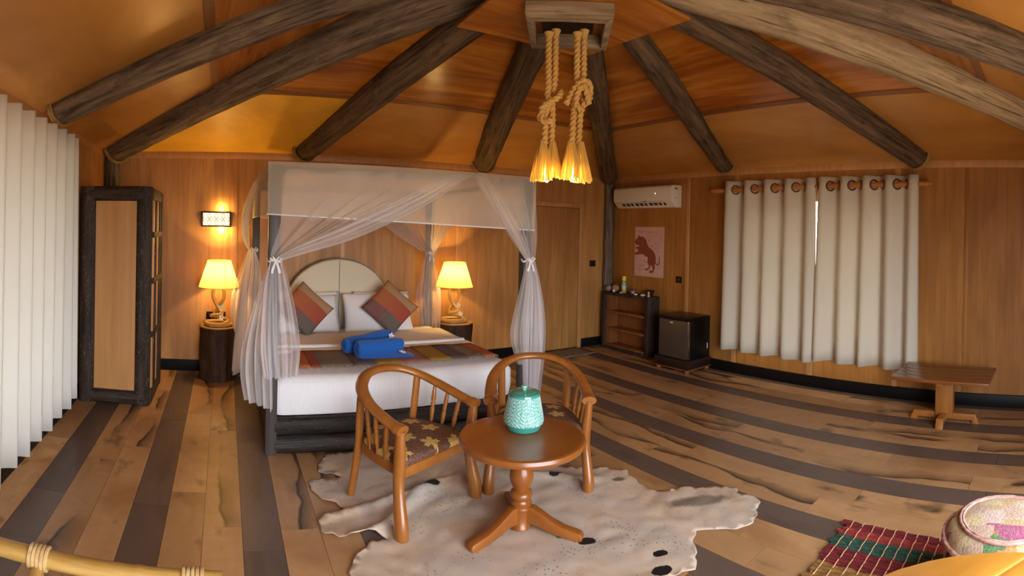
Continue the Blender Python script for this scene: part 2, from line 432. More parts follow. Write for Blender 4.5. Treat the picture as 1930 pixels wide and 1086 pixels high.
# ---------------------------------------------------------------- log roof beams
def beam(label, wx, wy, r, mat, zend=2.52, ring=True, seed=0):
    rnd = random.Random(seed)
    d = Vector((CX - wx, CY - wy)); L2 = d.length
    ins = max(abs(wx - CX), abs(wy - CY))                     # inset coordinate along the beam
    p0 = Vector((wx, wy, zend)); f1 = .40 if ins else 0
    zc = 3.38 - r * .55
    tt = (ins - .40) / ins
    p1 = Vector((wx + d.x * tt, wy + d.y * tt, zc))
    ax = p1 - p0; Ln = ax.length
    root = thing('roof_beam', label, 'beam', p0, 0, 'log beams radiating under the roof')
    root.rotation_mode = 'QUATERNION'; root.rotation_quaternion = ax.to_track_quat('X', 'Z')
    pth = []; rad = []
    n = 26
    for i in range(n + 1):
        u = i / n
        pth.append((u * Ln, .012 * sin(u * 5 + seed) + rnd.uniform(-.004, .004), .012 * sin(u * 4 + 2 * seed)))
        rad.append(r * (1.0 + .05 * sin(u * 7 + seed * 2) + rnd.uniform(-.02, .02)))
    rad[0] *= .93
    MB().tube(pth, rad, 18, lobes=3, lobe=.015, twist=.4).build('log', mat, root, smooth=50)
    if ring:
        m = MB(); rr = r * 1.0
        for k in range(2):
            m.tube([(.012 + .022 * k, (rr + .006) * cos(a * 2 * pi / 48), (rr + .006) * sin(a * 2 * pi / 48)) for a in range(48)], .012, 8, closed=True, lobes=3, lobe=.25, twist=90)
        m.build('rope_binding', M['rope_dark'], root, smooth=60)
    return root
E_ = .13
W_ = HALF - E_
J = 1.135
beam('grey-brown log roof beam rising from the wall above the wardrobe corner', CX - W_, CY + W_, .150, M['log_grey'], 2.52, True, 1)
beam('dark log roof beam ending over the left part of the bed canopy', CX - J, CY + W_, .125, M['log'], 2.525, True, 2)
beam('dark brown log roof beam ending over the right part of the bed canopy', CX + J, CY + W_, .135, M['log'], 2.525, True, 3)
beam('dark log roof beam running down to the corner post beside the air conditioner', CX + W_, CY + W_, .120, M['log'], 2.50, False, 4)
beam('slim brown log roof beam ending above the left end of the grommet curtain', CX + W_, CY + J, .105, M['log'], 2.535, True, 5)
beam('dark grey log roof beam ending above the right end of the grommet curtain', CX + W_, CY - 1.27, .125, M['log'], 2.525, True, 6)
beam('thick pale sun-bleached log roof beam, palest of all the beams', CX + W_, CY - W_, .150, M['log_pale'], 2.52, False, 7)
beam('grey log roof beam across the upper right corner of the picture', CX + J, CY - W_, .130, M['log_grey'], 2.52, False, 8)
beam('slim grey log roof beam ending above the white left curtain', CX - W_, CY + 1.10, .105, M['log_grey'], 2.50, True, 9)

# corner posts
def post(label, x, y, r, mat, seed):
    rnd = random.Random(seed)
    m = MB(); m.tube([(rnd.uniform(-.008, .008), rnd.uniform(-.008, .008), z * .0625 * 2.42) for z in range(17)], [r * rnd.uniform(.94, 1.05) for _ in range(17)], 16)
    o = m.build('corner_post', mat, smooth=50, loc=(x, y, 0)); return tag(o, label, 'post')
M['post'] = logmat('corner_post_log', (.07, .05, .035), (.24, .18, .13), along=2, flecks=.35)
post('dark log corner post rising behind the wardrobe', XL + .09, YB - .095, .085, M['post'], 3)
post('grey-brown log corner post between door and animal poster', XR - .088, YB - .082, .073, M['post'], 4)

# ---------------------------------------------------------------- wardrobe
M['ward_panel'] = wood('wardrobe_panel_wood', (.50, .24, .075), (.60, .30, .10), (.42, .18, .05), (1, 1, .05), 16, .45, .05)
wx0, wx1, wy0, wy1, wz = -1.345, -.665, 4.775, 5.56, 2.02
wr_ = thing('wardrobe', 'tall narrow wardrobe of dark rough timber with a plain orange wood door panel', 'wardrobe', ((wx0 + wx1) / 2, (wy0 + wy1) / 2, 0))
hw, hd = (wx1 - wx0) / 2, (wy1 - wy0) / 2
def halfboard(x0, x1, z0, z1, y, bulge, vertical, miter=.0):
    # rounded half-log board lying on plane y, bulging towards -y
    m = MB(); n = 8; rows = []
    L0, L1 = (z0, z1) if vertical else (x0, x1)
    A0, A1 = (x0, x1) if vertical else (z0, z1)
    segs = 14; rnd = random.Random(int(1000 * (x0 + z1)) & 255)
    for i in range(segs + 1):
        u = i / segs; row = []
        wv = rnd.uniform(-.004, .004)
        for j in range(n + 1):
            t = j / n; a = A0 + (A1 - A0) * t
            c0 = L0 + miter * (t if A0 > -9 else 0); 
            l = L0 + (L1 - L0) * u
            b = bulge * sqrt(max(0, 1 - (2 * t - 1) ** 2)) * .8 + .012 + wv * (0 < j < n)
            row.append((a, y - b, l) if vertical else (l, y - b, a))
        row.append((A1, y, l) if vertical else (l, y, A1)); row.append((A0, y, l) if vertical else (l, y, A0))
        rows.append(row)
    m.grid(rows, closed=True)
    k = len(rows[0]); m.f.append(tuple(range(k))); m.f.append(tuple(segs * k + q for q in range(k)))
    return m
fy = -hd + .055
box(-hw + .02, hw - .02, -hd + .06, hd, .04, wz - .03).build('body', M['bark'], wr_, bevel=.004)
box(-hw + .15, hw - .145, -hd + .035, -hd + .06, .12, wz - .13).build('door_panel', M['ward_panel'], wr_)
halfboard(-hw, -hw + .155, .0, wz, fy, .05, True).build('stile', M['bark'], wr_, smooth=50)
halfboard(hw - .15, hw, .0, wz, fy, .05, True).build('stile', M['bark'], wr_, smooth=50)
halfboard(-hw + .05, hw - .05, wz - .135, wz + .005, fy - .004, .045, False).build('rail', M['bark_x'], wr_, smooth=50)
halfboard(-hw + .05, hw - .05, .0, .135, fy - .004, .045, False).build('rail', M['bark_x'], wr_, smooth=50)
# open slatted right side
box(hw - .03, hw + .012, hd - .09, hd, 0, wz - .02).build('back_post', M['bark'], wr_, bevel=.01)
for z0, z1 in ((0, .14), (wz - .12, wz - .01)): box(hw - .025, hw + .008, -hd + .06, hd - .09, z0, z1).build('side_rail', M['bark'], wr_, bevel=.01)
for k in range(4):
    yy = -hd + .12 + k * .14
    box(hw - .022, hw + .006 + .004 * (k % 2), yy, yy + .075, .14, wz - .12).build('slat', M['bark'] if k % 2 else M['batten'], wr_, bevel=.006)
for z in (.62, 1.12, 1.55): box(hw - .02, hw + .016, -hd + .1, hd - .09, z, z + .055).build('side_rail', M['bark'], wr_, bevel=.008)

# ---------------------------------------------------------------- left curtain
def curtain_mesh(y0, y1, z0, z1, x, amp, waves, phase=0.0, flare=0.0, nz=14, per=16, thick=.003, sharp=1.0, seed=1, side=1, hem=.01):
    rnd = random.Random(seed); n = int(waves * per); rows = []
    ph = [rnd.uniform(-.5, .5) for _ in range(int(waves) + 3)]
    for i in range(nz + 1):
        u = i / nz; row = []
        for j in range(n + 1):
            t = j / n; w = waves * t; k = int(w); fr = w - k
            dd = ph[k] * (1 - fr) + ph[k + 1] * fr
            a = 2 * pi * (w + phase + .18 * dd * u)
            sn = sin(a) + .22 * sin(2 * a + 1.1 + dd) * u
            A = amp * (1 + .25 * u * dd)
            yy = y0 + (y1 - y0) * t + flare * u * (t - .5) + .022 * cos(a + .6) * (.6 + .4 * u)
            row.append((x + side * A * sn, yy, z1 + (z0 - z1) * u + hem * sin(a * .5 + 1) * u))
        rows.append(row)
    return rows
def curtain(name, label, rows, mat, group=None):
    o = MB().grid(rows).build(name, mat, smooth=70, fix=False)
    sd = o.modifiers.new('thick', 'SOLIDIFY'); sd.thickness = .004
    return tag(o, label, 'curtain', group)
M['cur_l'] = fabric('curtain_white', (.84, .82, .74), 300, .85, .10, .05)
M['cur_r'] = fabric('curtain_cream', (.70, .63, .50), 300, .7, .12, .05)
curtain('window_curtain', 'long white pleated curtain hanging in front of the left wall', curtain_mesh(1.55, 4.26, .185, 2.385, XL + .135, .062, 12, .1, .03, 12, 18, seed=5), M['cur_l'])
crn = tag(MB().tube([(XL + .045, 1.45, 2.36), (XL + .045, 4.42, 2.36)], .014, 10).build('curtain_rod', M['ceil_strip'], smooth=50), 'thin dark curtain rod behind the top of the white left curtain', 'curtain rod')

# ---------------------------------------------------------------- right curtains on a wooden rod with grommets
RX = XR - .115
M['rodwood'] = wood('rod_wood', (.48, .18, .04), (.60, .25, .065), None, (1, .06, 1), 30, .35, .05)
M['grommet'] = plain('grommet_brown', (.13, .035, .018), .3)
rod = thing('curtain_rod', 'round wooden curtain rod through the grommets of the cream curtains', 'curtain rod', (RX, 2.68, 2.262))
MB().tube([(0, -1.33, 0), (0, 1.29, -.022)], .031, 16).build('pole', M['rodwood'], rod, smooth=50)
for s_, yy, zz in ((-1, -1.33, 0), (1, 1.29, -.022)):
    pf = [(.0, 0), (.026, .0), (.032, .008), (.030, .03), (.020, .04), (.026, .055), (.018, .075), (.0, .08)]
    MB().lathe(pf, 14, Matrix.Translation((0, yy, zz)) @ Matrix.Rotation(-s_ * pi / 2, 4, 'X'), cap=False).build('finial', M['rodwood'], rod, smooth=50)
for yy in (-1.2, 1.2):
    box(0, .115, yy - .012, yy + .012, -.03, -.02).build('bracket', M['rodwood'], rod)
def gromcurtain(label, y0, y1, waves, phase, z0, z1, seed):
    rows = curtain_mesh(y0, y1, z0, z1, RX, .062, waves, phase, .02, 16, 18, seed=seed)
    o = curtain('grommet_curtain', label, rows, M['cur_r'])
    k = 0
    w = 0
    while True:
        w = (k * .5 - phase)
        k += 1
        if w < .1: continue
        if w > waves - .1: break
        t = w / waves; a = 2 * pi * (w + phase)
        yy = y0 + (y1 - y0) * t + .022 * cos(a + .6) * .6
        zr = 2.262 - .022 * (yy - 1.35) / 2.6
        tang = Vector((.062 * cos(a) * 2 * pi * waves / (y1 - y0), 1 - .022 * .6 * sin(a + .6) * 2 * pi * waves / (y1 - y0), 0)).normalized()
        nrm = Vector((tang.y, -tang.x, 0))
        cen = Vector((RX, yy, zr))
        ring = [cen + tang * (.050 * cos(q * 2 * pi / 20)) + Vector((0, 0, .050 * sin(q * 2 * pi / 20))) for q in range(20)]
        MB().tube(ring, .0105, 8, closed=True, up=None).build('grommet', M['grommet'], o, smooth=50)
    return o
gromcurtain('cream grommet curtain, left panel of the pair on the right wall', 2.592, 3.86, 4.6, .55, .305, 2.345, 3)
gromcurtain('cream grommet curtain, right panel of the pair above the low table', 1.42, 2.59, 4.6, .55, .335, 2.352, 8)

# ---------------------------------------------------------------- four-poster bed
bx0, bx1, by0, by1 = .36, 2.47, 3.87, 5.93
M['bedwood'] = logmat('bed_dark_timber', (.009, .006, .005), (.045, .032, .025), along=0, flecks=.22, rough=.35)
M['bedpost'] = wood('bed_post_paint', (.045, .034, .030), (.085, .068, .060), None, (1, 1, .05), 18, .45, .1)
M['linen'] = fabric('white_linen', (.88, .86, .86), 260, .85, 0, .05)
M['quilt'] = None
t = NT('ribbed_bedspread'); sx = t.sep(t.n('TexCoord').outputs['Object'])
rib = t.math('SINE', t.math('MULTIPLY', sx[0], 420.0)); rib2 = t.math('SINE', t.math('MULTIPLY', sx[1], 420.0))
t.col((.87, .85, .86)); t.rough(.9); t.bump(t.math('ADD', rib, t.math('MULTIPLY', rib2, .3)), .25, .003); M['quilt'] = t.m
bed = thing('canopy_bed', 'four-poster bed with dark log base, white mattress and sheer canopy frame', 'bed', ((bx0 + bx1) / 2, (by0 + by1) / 2, 0))
BX, BY = bed.location.x, bed.location.y
def B(*q): return (q[0] - BX, q[1] - BX, q[2] - BY, q[3] - BY, q[4], q[5])
for (px, py) in ((bx0, by0), (bx1, by0), (bx0 - .02, by1 - .08), (bx1 - .09, by1 - .08)):
    box(*B(px - .04, px + .045, py - .04, py + .045, 0, 2.125)).build('post', M['bedpost'], bed, bevel=.008)
for a in ((bx0 + .045, bx1 - .04, by0 - .022, by0 + .022, 2.07, 2.115), (bx0 + .03, bx1 - .13, by1 - .10, by1 - .06, 2.07, 2.115), (bx0 - .02, bx0 + .02, by0 + .045, by1 - .12, 2.07, 2.115), (bx1 - .05, bx1 - .01, by0 + .045, by1 - .12, 2.07, 2.115)):
    box(*B(*a)).build('canopy_rail', M['bedpost'], bed, bevel=.006)
def logbar(p0, p1, r, sq):
    n = 16; rnd = random.Random(int(p0[2] * 997)); P = [Vector(p0).lerp(Vector(p1), i / n) for i in range(n + 1)]
    return MB().tube(P, [r * rnd.uniform(.96, 1.03) for _ in P], 14, flat=sq, up=(0, 0, 1))
for z in (.068, .205):
    logbar((bx0 + .03 - BX, by0 + .0 - BY, z), (bx1 - .03 - BX, by0 + .0 - BY, z), .068, .7).build('base_log', M['bedwood'], bed, smooth=50)
    for xx in (bx0, bx1 - .02):
        logbar((xx - BX, by0 + .05 - BY, z), (xx - BX, by1 - .1 - BY, z), .068, .6).build('base_log', M['bedwood'], bed, smooth=50)
def rounded_slab(x0, x1, y0, y1, z0, z1, r=.06, crown=.012, n=40, puff=.012):
    # soft box with rounded edges
    m = MB(); rows = []
    prof = [(0, z0), (puff, z0 + .08), (puff, (z0 + z1) / 2), (puff * .8, z1 - r)] + [(-(r - r * cos(a)), z1 - r + r * sin(a)) for a in (.4, .8, 1.2, pi / 2)]
    def ring(off, z):
        out = []; c = .07
        X0, X1, Y0, Y1 = x0 - off, x1 + off, y0 - off, y1 + off
        for (cx_, cy_, a0) in ((X1 - c, Y1 - c, 0), (X0 + c, Y1 - c, pi / 2), (X0 + c, Y0 + c, pi), (X1 - c, Y0 + c, 3 * pi / 2)):
            for k in range(7):
                a = a0 + k * pi / 12; out.append((cx_ + c * cos(a), cy_ + c * sin(a), z))
        return out
    for off, z in prof: rows.append(ring(off, z))
    for k, q in enumerate((.25, .6)):
        rows.append([((p[0] - (x0 + x1) / 2) * (1 - q) + (x0 + x1) / 2, (p[1] - (y0 + y1) / 2) * (1 - q) + (y0 + y1) / 2, z1 + crown * (k + 1) / 2) for p in rows[len(prof) - 1]])
    m.grid(rows, closed=True); L = len(rows[0]); m.f.append(tuple((len(rows) - 1) * L + i for i in range(L))); m.f.append(tuple(range(L))[::-1])
    return m
MT = .565
rounded_slab(bx0 + .03 - BX, bx1 - .08 - BX, by0 + .045 - BY, by1 - .12 - BY, .265, MT - .012, .07).build('mattress', M['quilt'], bed, smooth=50)
# folded-back top sheet near the pillows, warm lamp light put into its tan colour
M['sheet'] = fabric('lamp_tinted_sheet', (.84, .69, .48), 260, .85, 0, .05)
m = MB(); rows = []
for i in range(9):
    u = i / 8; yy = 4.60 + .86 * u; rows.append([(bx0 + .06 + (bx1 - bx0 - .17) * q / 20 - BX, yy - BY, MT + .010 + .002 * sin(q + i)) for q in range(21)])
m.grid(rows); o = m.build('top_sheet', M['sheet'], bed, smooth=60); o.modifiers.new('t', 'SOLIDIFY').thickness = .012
m = MB(); m.tube([(bx0 + .08 + (bx1 - bx0 - .21) * q / 12 - BX, 4.80 - .012 * q / 12 - BY, MT + .012) for q in range(13)], .020, 10, flat=1.6)
m.build('sheet_fold', M['linen'], bed, smooth=60)
# headboard: upholstered arch
M['headb'] = fabric('headboard_cream', (.74, .64, .46), 200, .6, 0, .03)
hb = MB(); HCX, HWX, HY = 1.30, .60, by1 - .06
def arch(sc): return [(HCX - HWX * sc, .30)] + [(HCX - HWX * sc * cos(a * pi / 28), .78 + .535 * sc * sin(a * pi / 28)) for a in range(29)] + [(HCX + HWX * sc, .30)]
def archmesh(pts, ya, yb):
    n = len(pts); v = [(p[0] - BX, ya - BY, p[1]) for p in pts] + [(p[0] - BX, yb - BY, p[1]) for p in pts]
    return MB().add(v, [tuple(range(n)), tuple(range(n, 2 * n))[::-1]] + [(i, (i + 1) % n, n + (i + 1) % n, n + i) for i in range(n)])
hbo = archmesh(arch(1.0), HY, HY + .07).build('headboard', M['headb'], bed, bevel=.02, seg=3)
box(HCX - .003 - BX, HCX + .003 - BX, HY - .004 - BY, HY + .002 - BY, .4, 1.30).build('seam', M['bedpost'], hbo)
archmesh(arch(1.018), HY + .05, HY + .085).build('headboard_rim', M['bedpost'], bed)

# pillows and cushions
def pillow_mesh(w, h, th, n=22, pinch=.10):
    m = MB(); front = []; back = []
    for i in range(n + 1):
        u = -1 + 2 * i / n; rf = []; rb = []
        for j in range(n + 1):
            v = -1 + 2 * j / n
            e = (max(0, 1 - abs(u) ** 2.6) * max(0, 1 - abs(v) ** 2.6)) ** .5
            xx = u * w / 2 * (1 - pinch * (1 - v * v) * 0.0 - pinch * .5 * (1 - abs(v) ** 2) * abs(u) ** 3)
            yy = v * h / 2 * (1 - pinch * .5 * (1 - abs(u) ** 2) * abs(v) ** 3)
            rf.append((xx, yy, th / 2 * e)); rb.append((xx, yy, -th / 2 * e))
        front.append(rf); back.append(rb)
    m.grid(front); m.grid([r[::-1] for r in back]); return m
def pillow(label, loc, w, h, th, tilt, mat, rz=0.0, spin=0.0, name='pillow', cat='pillow', yaw=0.0, group=None):
    o = pillow_mesh(w, h, th).build(name, mat, smooth=80)
    bm = bmesh.new(); bm.from_mesh(o.data); bmesh.ops.remove_doubles(bm, verts=bm.verts, dist=.0005); bm.to_mesh(o.data); bm.free()
    o.matrix_world = Matrix.Translation(loc) @ Matrix.Rotation(yaw, 4, 'Z') @ Matrix.Rotation(radians(tilt), 4, 'X') @ Matrix.Rotation(radians(spin), 4, 'Z')
    return tag(o, label, cat, group)
ZM = MT + .02
pillow('white pillow at the back left, behind the other left pillow', (.92, 5.74, ZM + .175), .72, .43, .16, 68, M['linen'], yaw=.02)
pillow('white pillow at the back right, behind the other right pillow', (1.78, 5.76, ZM + .175), .68, .42, .15, 68, M['linen'], yaw=-.03)
pillow('white front pillow holding up the left patchwork cushion', (.88, 5.60, ZM + .16), .72, .44, .17, 58, M['linen'], yaw=.03)
pillow('white front pillow holding up the right patchwork cushion', (1.68, 5.60, ZM + .165), .78, .46, .17, 58, M['linen'], yaw=-.05)
def cushmat(name):
    t = NT(name); sp = t.sep(t.n('TexCoord').outputs['Object']); u, v = sp[0], sp[1]
    ls = lambda q, fr, th: t.math('GREATER_THAN', t.math('SINE', t.math('MULTIPLY', q, fr)), th)
    orange = t.mix(t.ramp(t.math('MULTIPLY_ADD', v, 2.0, .5), [(.2, 0.0), (.9, 1.0)]), (.42, .085, .045), (.52, .17, .06))
    maroon = t.mix(ls(v, 420.0, .55), (.17, .045, .05), (.42, .25, .20))
    grey = t.mix(ls(t.math('ADD', u, t.math('MULTIPLY', v, .5)), 600.0, .2), (.035, .03, .03), (.34, .28, .22))
    left = t.mix(t.math('GREATER_THAN', v, -.015), grey, maroon)
    right = t.mix(ls(t.math('SUBTRACT', v, u), 430.0, .4), (.46, .22, .09), (.60, .40, .22))
    c = t.mix(t.math('GREATER_THAN', u, -.07), left, orange)
    c = t.mix(t.math('GREATER_THAN', u, .105), c, right)
    n = t.noise(t.coord('Object'), 300, 2, .6)
    t.col(t.mix(t.math('MULTIPLY', n, .3), c, (.05, .02, .015))); t.rough(.95); t.bump(n, .3, .003); return t.m
M['cush'] = cushmat('patchwork_cushion')
pillow('diamond-propped orange and maroon patchwork cushion on the left pillows', (.85, 5.445, ZM + .235), .44, .44, .14, 63, M['cush'], spin=45, name='cushion', cat='cushion', yaw=.06)
pillow('diamond-propped orange and maroon patchwork cushion on the right pillows', (1.77, 5.43, ZM + .24), .45, .45, .14, 63, M['cush'], spin=45, name='cushion', cat='cushion', yaw=-.10)

# bed runner
runner = thing('bed_runner', 'striped woven bed runner in orange, grey, mustard and pink across the bed', 'blanket', (1.43, 4.36, ZM - .008))
stripes = [('orange', .00, .055, (.52, .13, .03)), ('red', .055, .10, (.33, .06, .025)), ('dark', .10, .26, None), ('grey', .26, .37, (.13, .095, .10)), ('mustard', .37, .50, (.42, .24, .02)), ('pink', .50, .64, (.42, .17, .13)), ('mustard', .64, .75, (.42, .24, .02)), ('grey', .75, .84, (.13, .095, .10)), ('dark', .84, .935, None), ('orange', .935, 1.0, (.52, .13, .03))]
def weave(name, c, c2=None):
    t = NT(name); sp = t.sep(t.n('TexCoord').outputs['Object'])
    n = t.noise(t.coord('Object', (1, 1, 1)), 260, 2, .6)
    a = t.math('SINE', t.math('MULTIPLY', sp[1], 200.0)); b = t.math('SINE', t.math('MULTIPLY', sp[0], 300.0))
    if c2: cc = t.mix(t.math('GREATER_THAN', t.math('MULTIPLY', a, b), .05), c, c2)
    else: cc = t.mix(t.math('MULTIPLY', n, .5), c, tuple(q * .6 for q in c))
    t.col(cc); t.rough(.95); t.bump(t.math('MULTIPLY', a, b), .4, .003); return t.m
M['w_dark'] = weave('weave_dark', (.045, .03, .028), (.42, .33, .24))
RW0, RW1, RL = .60 - 1.43, 2.33 - 1.43, .27
for nm, a, b, c in stripes:
    mt = M['w_dark'] if c is None else M.setdefault('w_' + nm, weave('weave_' + nm, c))
    X0, X1 = RW0 + (RW1 - RW0) * a, RW0 + (RW1 - RW0) * b
    m = MB(); rows = []
    for i in range(7):
        v = -RL + 2 * RL * i / 6; rows.append([(X0 + (X1 - X0) * q / 4 + .012 * v, v - .012 * (q / 4 + a), .004 + .0015 * sin(9 * (X0 + q) + i)) for q in range(5)])
    m.grid(rows); o = m.build('stripe', mt, runner, smooth=60); o.modifiers.new('t', 'SOLIDIFY').thickness = .006
fr = MB(); rnd = random.Random(4)
for i in range(110):
    xx = RW0 + (RW1 - RW0) * (i + .5) / 110
    fr.tube([(xx, -RL - .008, .004), (xx + rnd.uniform(-.004, .004), -RL - .028, .002), (xx + rnd.uniform(-.01, .01), -RL - .05, -.004)], .0028, 5)
o = fr.build('fringe', fabric('fringe_cream', (.62, .48, .34), 300), runner); o['kind'] = 'stuff'

# rolled towels with flowers
M['blue'] = fabric('towel_blue', (.010, .115, .46), 380, .95, 0, .5)
def towel(label, loc, rz, r0, r1, L, tilt=0.0, flap=False):
    root = thing('rolled_towel', label, 'towel', loc, rz, 'rolled blue towels on the bed')
    m = MB(); P = []; rad = []
    for i in range(15):
        u = i / 14; P.append((-L / 2 + L * u, 0, r0 + (r1 - r0) * u + tilt * u)); rad.append((r0 + (r1 - r0) * u) * (1 + .03 * sin(11 * u) + (.0 if 0 < i < 14 else -.05)))
    m.tube(P, rad, 20, lobes=2, lobe=.05).build('roll', M['blue'], root, smooth=60)
    for s_, rr, xx, zz in ((-1, r0, -L / 2 - .002, r0), (1, r1, L / 2 + .002, r1 + tilt)):
        pts = [(xx, rr * (.15 + .75 * k / 60) * cos(k * .36), zz + rr * (.15 + .75 * k / 60) * sin(k * .36)) for k in range(61)]
        MB().tube(pts, .006, 6).build('spiral_edge', M['blue'], root, smooth=60)
    if flap:
        m = MB(); rows = [[(-L / 2 + .02 + (L + .03) * u / 10, -r0 * .4 - .11 * (u / 10) * v / 5 - .02 * v / 5, .006 + .012 * sin(u * .7) * (v / 5) * (1 - v / 5) + .02 * (1 - v / 5)) for u in range(11)] for v in range(6)]
        m.grid(rows); o = m.build('loose_flap', M['blue'], root, smooth=60); o.modifiers.new('t', 'SOLIDIFY').thickness = .01
    return root
TZ = ZM + .004
towel('rolled blue towel lying behind and rising to the right, flower at its end', (1.27, 4.52, TZ), radians(14), .062, .082, .46, .012)
towel('front rolled blue towel with a loose flap and its spiral end towards the camera', (1.32, 4.325, TZ), radians(12), .070, .068, .42, 0, True)
M['petal'] = NT('petal_white'); _t = M['petal']; _sp = _t.vmath('LENGTH', _t.n('TexCoord').outputs['Object']); _t.col(_t.ramp(_sp, [(.006, (.75, .45, .05)), (.018, (.90, .88, .82))])); _t.rough(.6); M['petal'] = _t.m
def flower_mesh(R):
    m = MB()
    for k in range(5):
        a = k * 2 * pi / 5; ca, sa = cos(a), sin(a); rows = []
        for i in range(6):
            u = i / 5; w = R * .34 * sin(pi * min(1, .12 + u * .88) ** .8) ; rr = R * u
            rows.append([(rr * ca - q * w * sa, rr * sa + q * w * ca, .004 + R * .25 * u * u + .006 * abs(q)) for q in (-1, -.5, 0, .5, 1)])
        m.grid(rows)
    return m
def flower(label, loc, rot, R=.034, parent=None):
    o = flower_mesh(R).build('frangipani_flower' if not parent else 'flower', M['petal'], parent, smooth=60, loc=loc, rot=rot)
    o.modifiers.new('t', 'SOLIDIFY').thickness = .002
    if not parent: tag(o, label, 'flower', 'frangipani flowers on the towels')
    return o
flower('white frangipani flower on the end of the back blue towel', (1.475, 4.492, TZ + .125), (radians(70), 0, radians(10)))
flower('white frangipani flower on the loose flap of the front blue towel', (1.50, 4.245, TZ + .03), (radians(14), radians(6), .4))

# ---------------------------------------------------------------- sheer drapes
M['sheer'] = sheer('white_sheer', (.95, .90, .88), .42)
M['sheer_top'] = sheer('white_sheer_valance', (1.0, .92, .78), .48)
M['sheer_dense'] = sheer('white_sheer_gathered', (.93, .91, .93), .60)
def sheet(rows_spec, n, folds, seed=0, sub=7, depthdir=(0, -1, 0), gather=1.0):
    """rows_spec: list of (start, end, amplitude); loft with pleats"""
    rnd = random.Random(seed); D_ = Vector(depthdir); phs = [rnd.uniform(0, 6.28) for _ in range(6)]
    S = smoothpath([r[0] for r in rows_spec], sub); E2 = smoothpath([r[1] for r in rows_spec], sub)
    Am = smoothpath([(r[2], 0, 0) for r in rows_spec], sub)
    rows = []
    for i in range(len(S)):
        row = []; a_ = max(0.0, Am[i].x)
        for j in range(n + 1):
            t = (j / n) ** gather
            ph = 2 * pi * folds * (j / n)
            p = S[i].lerp(E2[i], t)
            off = a_ * (sin(ph + phs[0] + .05 * i) * .7 + .35 * sin(ph * 1.73 + phs[1] - .04 * i) + .10 * sin(ph * 2.9 + phs[2]))
            row.append(p + D_ * off)
        rows.append(row)
    return MB().grid(rows)
cnp = thing('bed_canopy', 'white sheer valance and roof cloth stretched over the canopy bed frame', 'canopy', (BX, BY, 1.75))
def C(p): return (p[0] - BX, p[1] - BY, p[2] - 1.75)
def csheet(name, spec, n, folds, mat, **k):
    sp = [(C(a), C(b), am) for a, b, am in spec]
    o = sheet(sp, n, folds, **k).build(name, mat, cnp, smooth=80, fix=False); return o
VZ0, VZ1 = 1.765, 2.145
vx0, vx1, vy0, vy1 = bx0 - .055, bx1 + .055, by0 - .06, by1 - .02
csheet('valance', [((vx0, vy0, VZ1), (vx1, vy0, VZ1), .003), ((vx0, vy0, 1.95), (vx1, vy0, 1.95), .005), ((vx0 + .005, vy0 + .01, VZ0), (vx1 - .005, vy0 + .01, VZ0 - .075), .004)], 80, 9, M['sheer_top'], seed=1)
csheet('valance', [((vx1, vy0, VZ1), (vx1 - .06, vy1, VZ1), .003), ((vx1, vy0, 1.95), (vx1 - .06, vy1, 1.95), .005), ((vx1, vy0, VZ0 - .07), (vx1 - .06, vy1, VZ0), .006)], 60, 9, M['sheer_top'], seed=2, depthdir=(1, 0, 0))
csheet('valance', [((vx0, vy0, VZ1), (vx0, vy1, VZ1), .003), ((vx0, vy0, 1.95), (vx0, vy1, 1.95), .005), ((vx0, vy0, VZ0), (vx0, vy1, VZ0), .006)], 60, 9, M['sheer_top'], seed=3, depthdir=(-1, 0, 0))
csheet('valance', [((vx0, vy1, VZ1), (vx1 - .06, vy1, VZ1), .003), ((vx0, vy1, 1.95), (vx1 - .06, vy1, 1.95), .005), ((vx0, vy1, VZ0), (vx1 - .06, vy1, VZ0), .006)], 60, 9, M['sheer_top'], seed=4)
csheet('roof_cloth', [((vx0, vy0, VZ1), (vx1, vy0, VZ1), .0), ((vx0, 4.6, VZ1 - .02), (vx1, 4.6, VZ1 - .02), .006), ((vx0, vy1, VZ1), (vx1 - .06, vy1, VZ1), .0)], 40, 6, M['sheer_top'], seed=5, depthdir=(0, 0, -1))
def hemtube(pts, r=.005): return MB().tube([C(p) for p in pts], r, 6)
hemtube([(vx0, vy0 + .006, VZ0), (vx1, vy0 + .006, VZ0 - .075)]).build('hem', M['linen'], cnp)
hemtube([(vx0, vy0, VZ0), (vx0, vy1, VZ0)], .004).build('hem', M['linen'], cnp)
hemtube([(vx0, vy1, VZ0), (vx1 - .06, vy1, VZ0)], .004).build('hem', M['linen'], cnp)

def drape(label, base, parts, tie):
    root = thing('sheer_drape', label, 'drape', base, 0, 'white sheer drapes tied to the bed posts')
    b = Vector(base)
    for nm, spec, n, folds, mat, kw in parts:
        sp = [(Vector(a) - b, Vector(c) - b, am) for a, c, am in spec]
        sheet(sp, n, folds, **kw).build(nm, mat, root, smooth=80, fix=False)
    tc = Vector(tie) - b
    MB().tube([tc + Vector((.048 * cos(q * pi / 10), .048 * sin(q * pi / 10), .01 * sin(q))) for q in range(20)], .010, 6, closed=True).build('tie_band', M['linen'], root, smooth=60)
    bw = MB()
    for s_ in (-1, 1):
        bw.tube([tc + Vector((0, -.05, 0)), tc + Vector((s_ * .022, -.06, .03)), tc + Vector((s_ * .042, -.058, .02)), tc + Vector((s_ * .02, -.058, -.004)), tc + Vector((0, -.05, 0))], [.003, .008, .010, .006, .003], 6, flat=.4)
        bw.tube([tc + Vector((0, -.05, 0)), tc + Vector((s_ * .018, -.066, -.05)), tc + Vector((s_ * .03, -.062, -.09))], [.005, .009, .010], 6, flat=.3)
    bw.build('bow', M['linen'], root, smooth=60)
    return root
fy_ = by0 - .045
KZ = 1.43
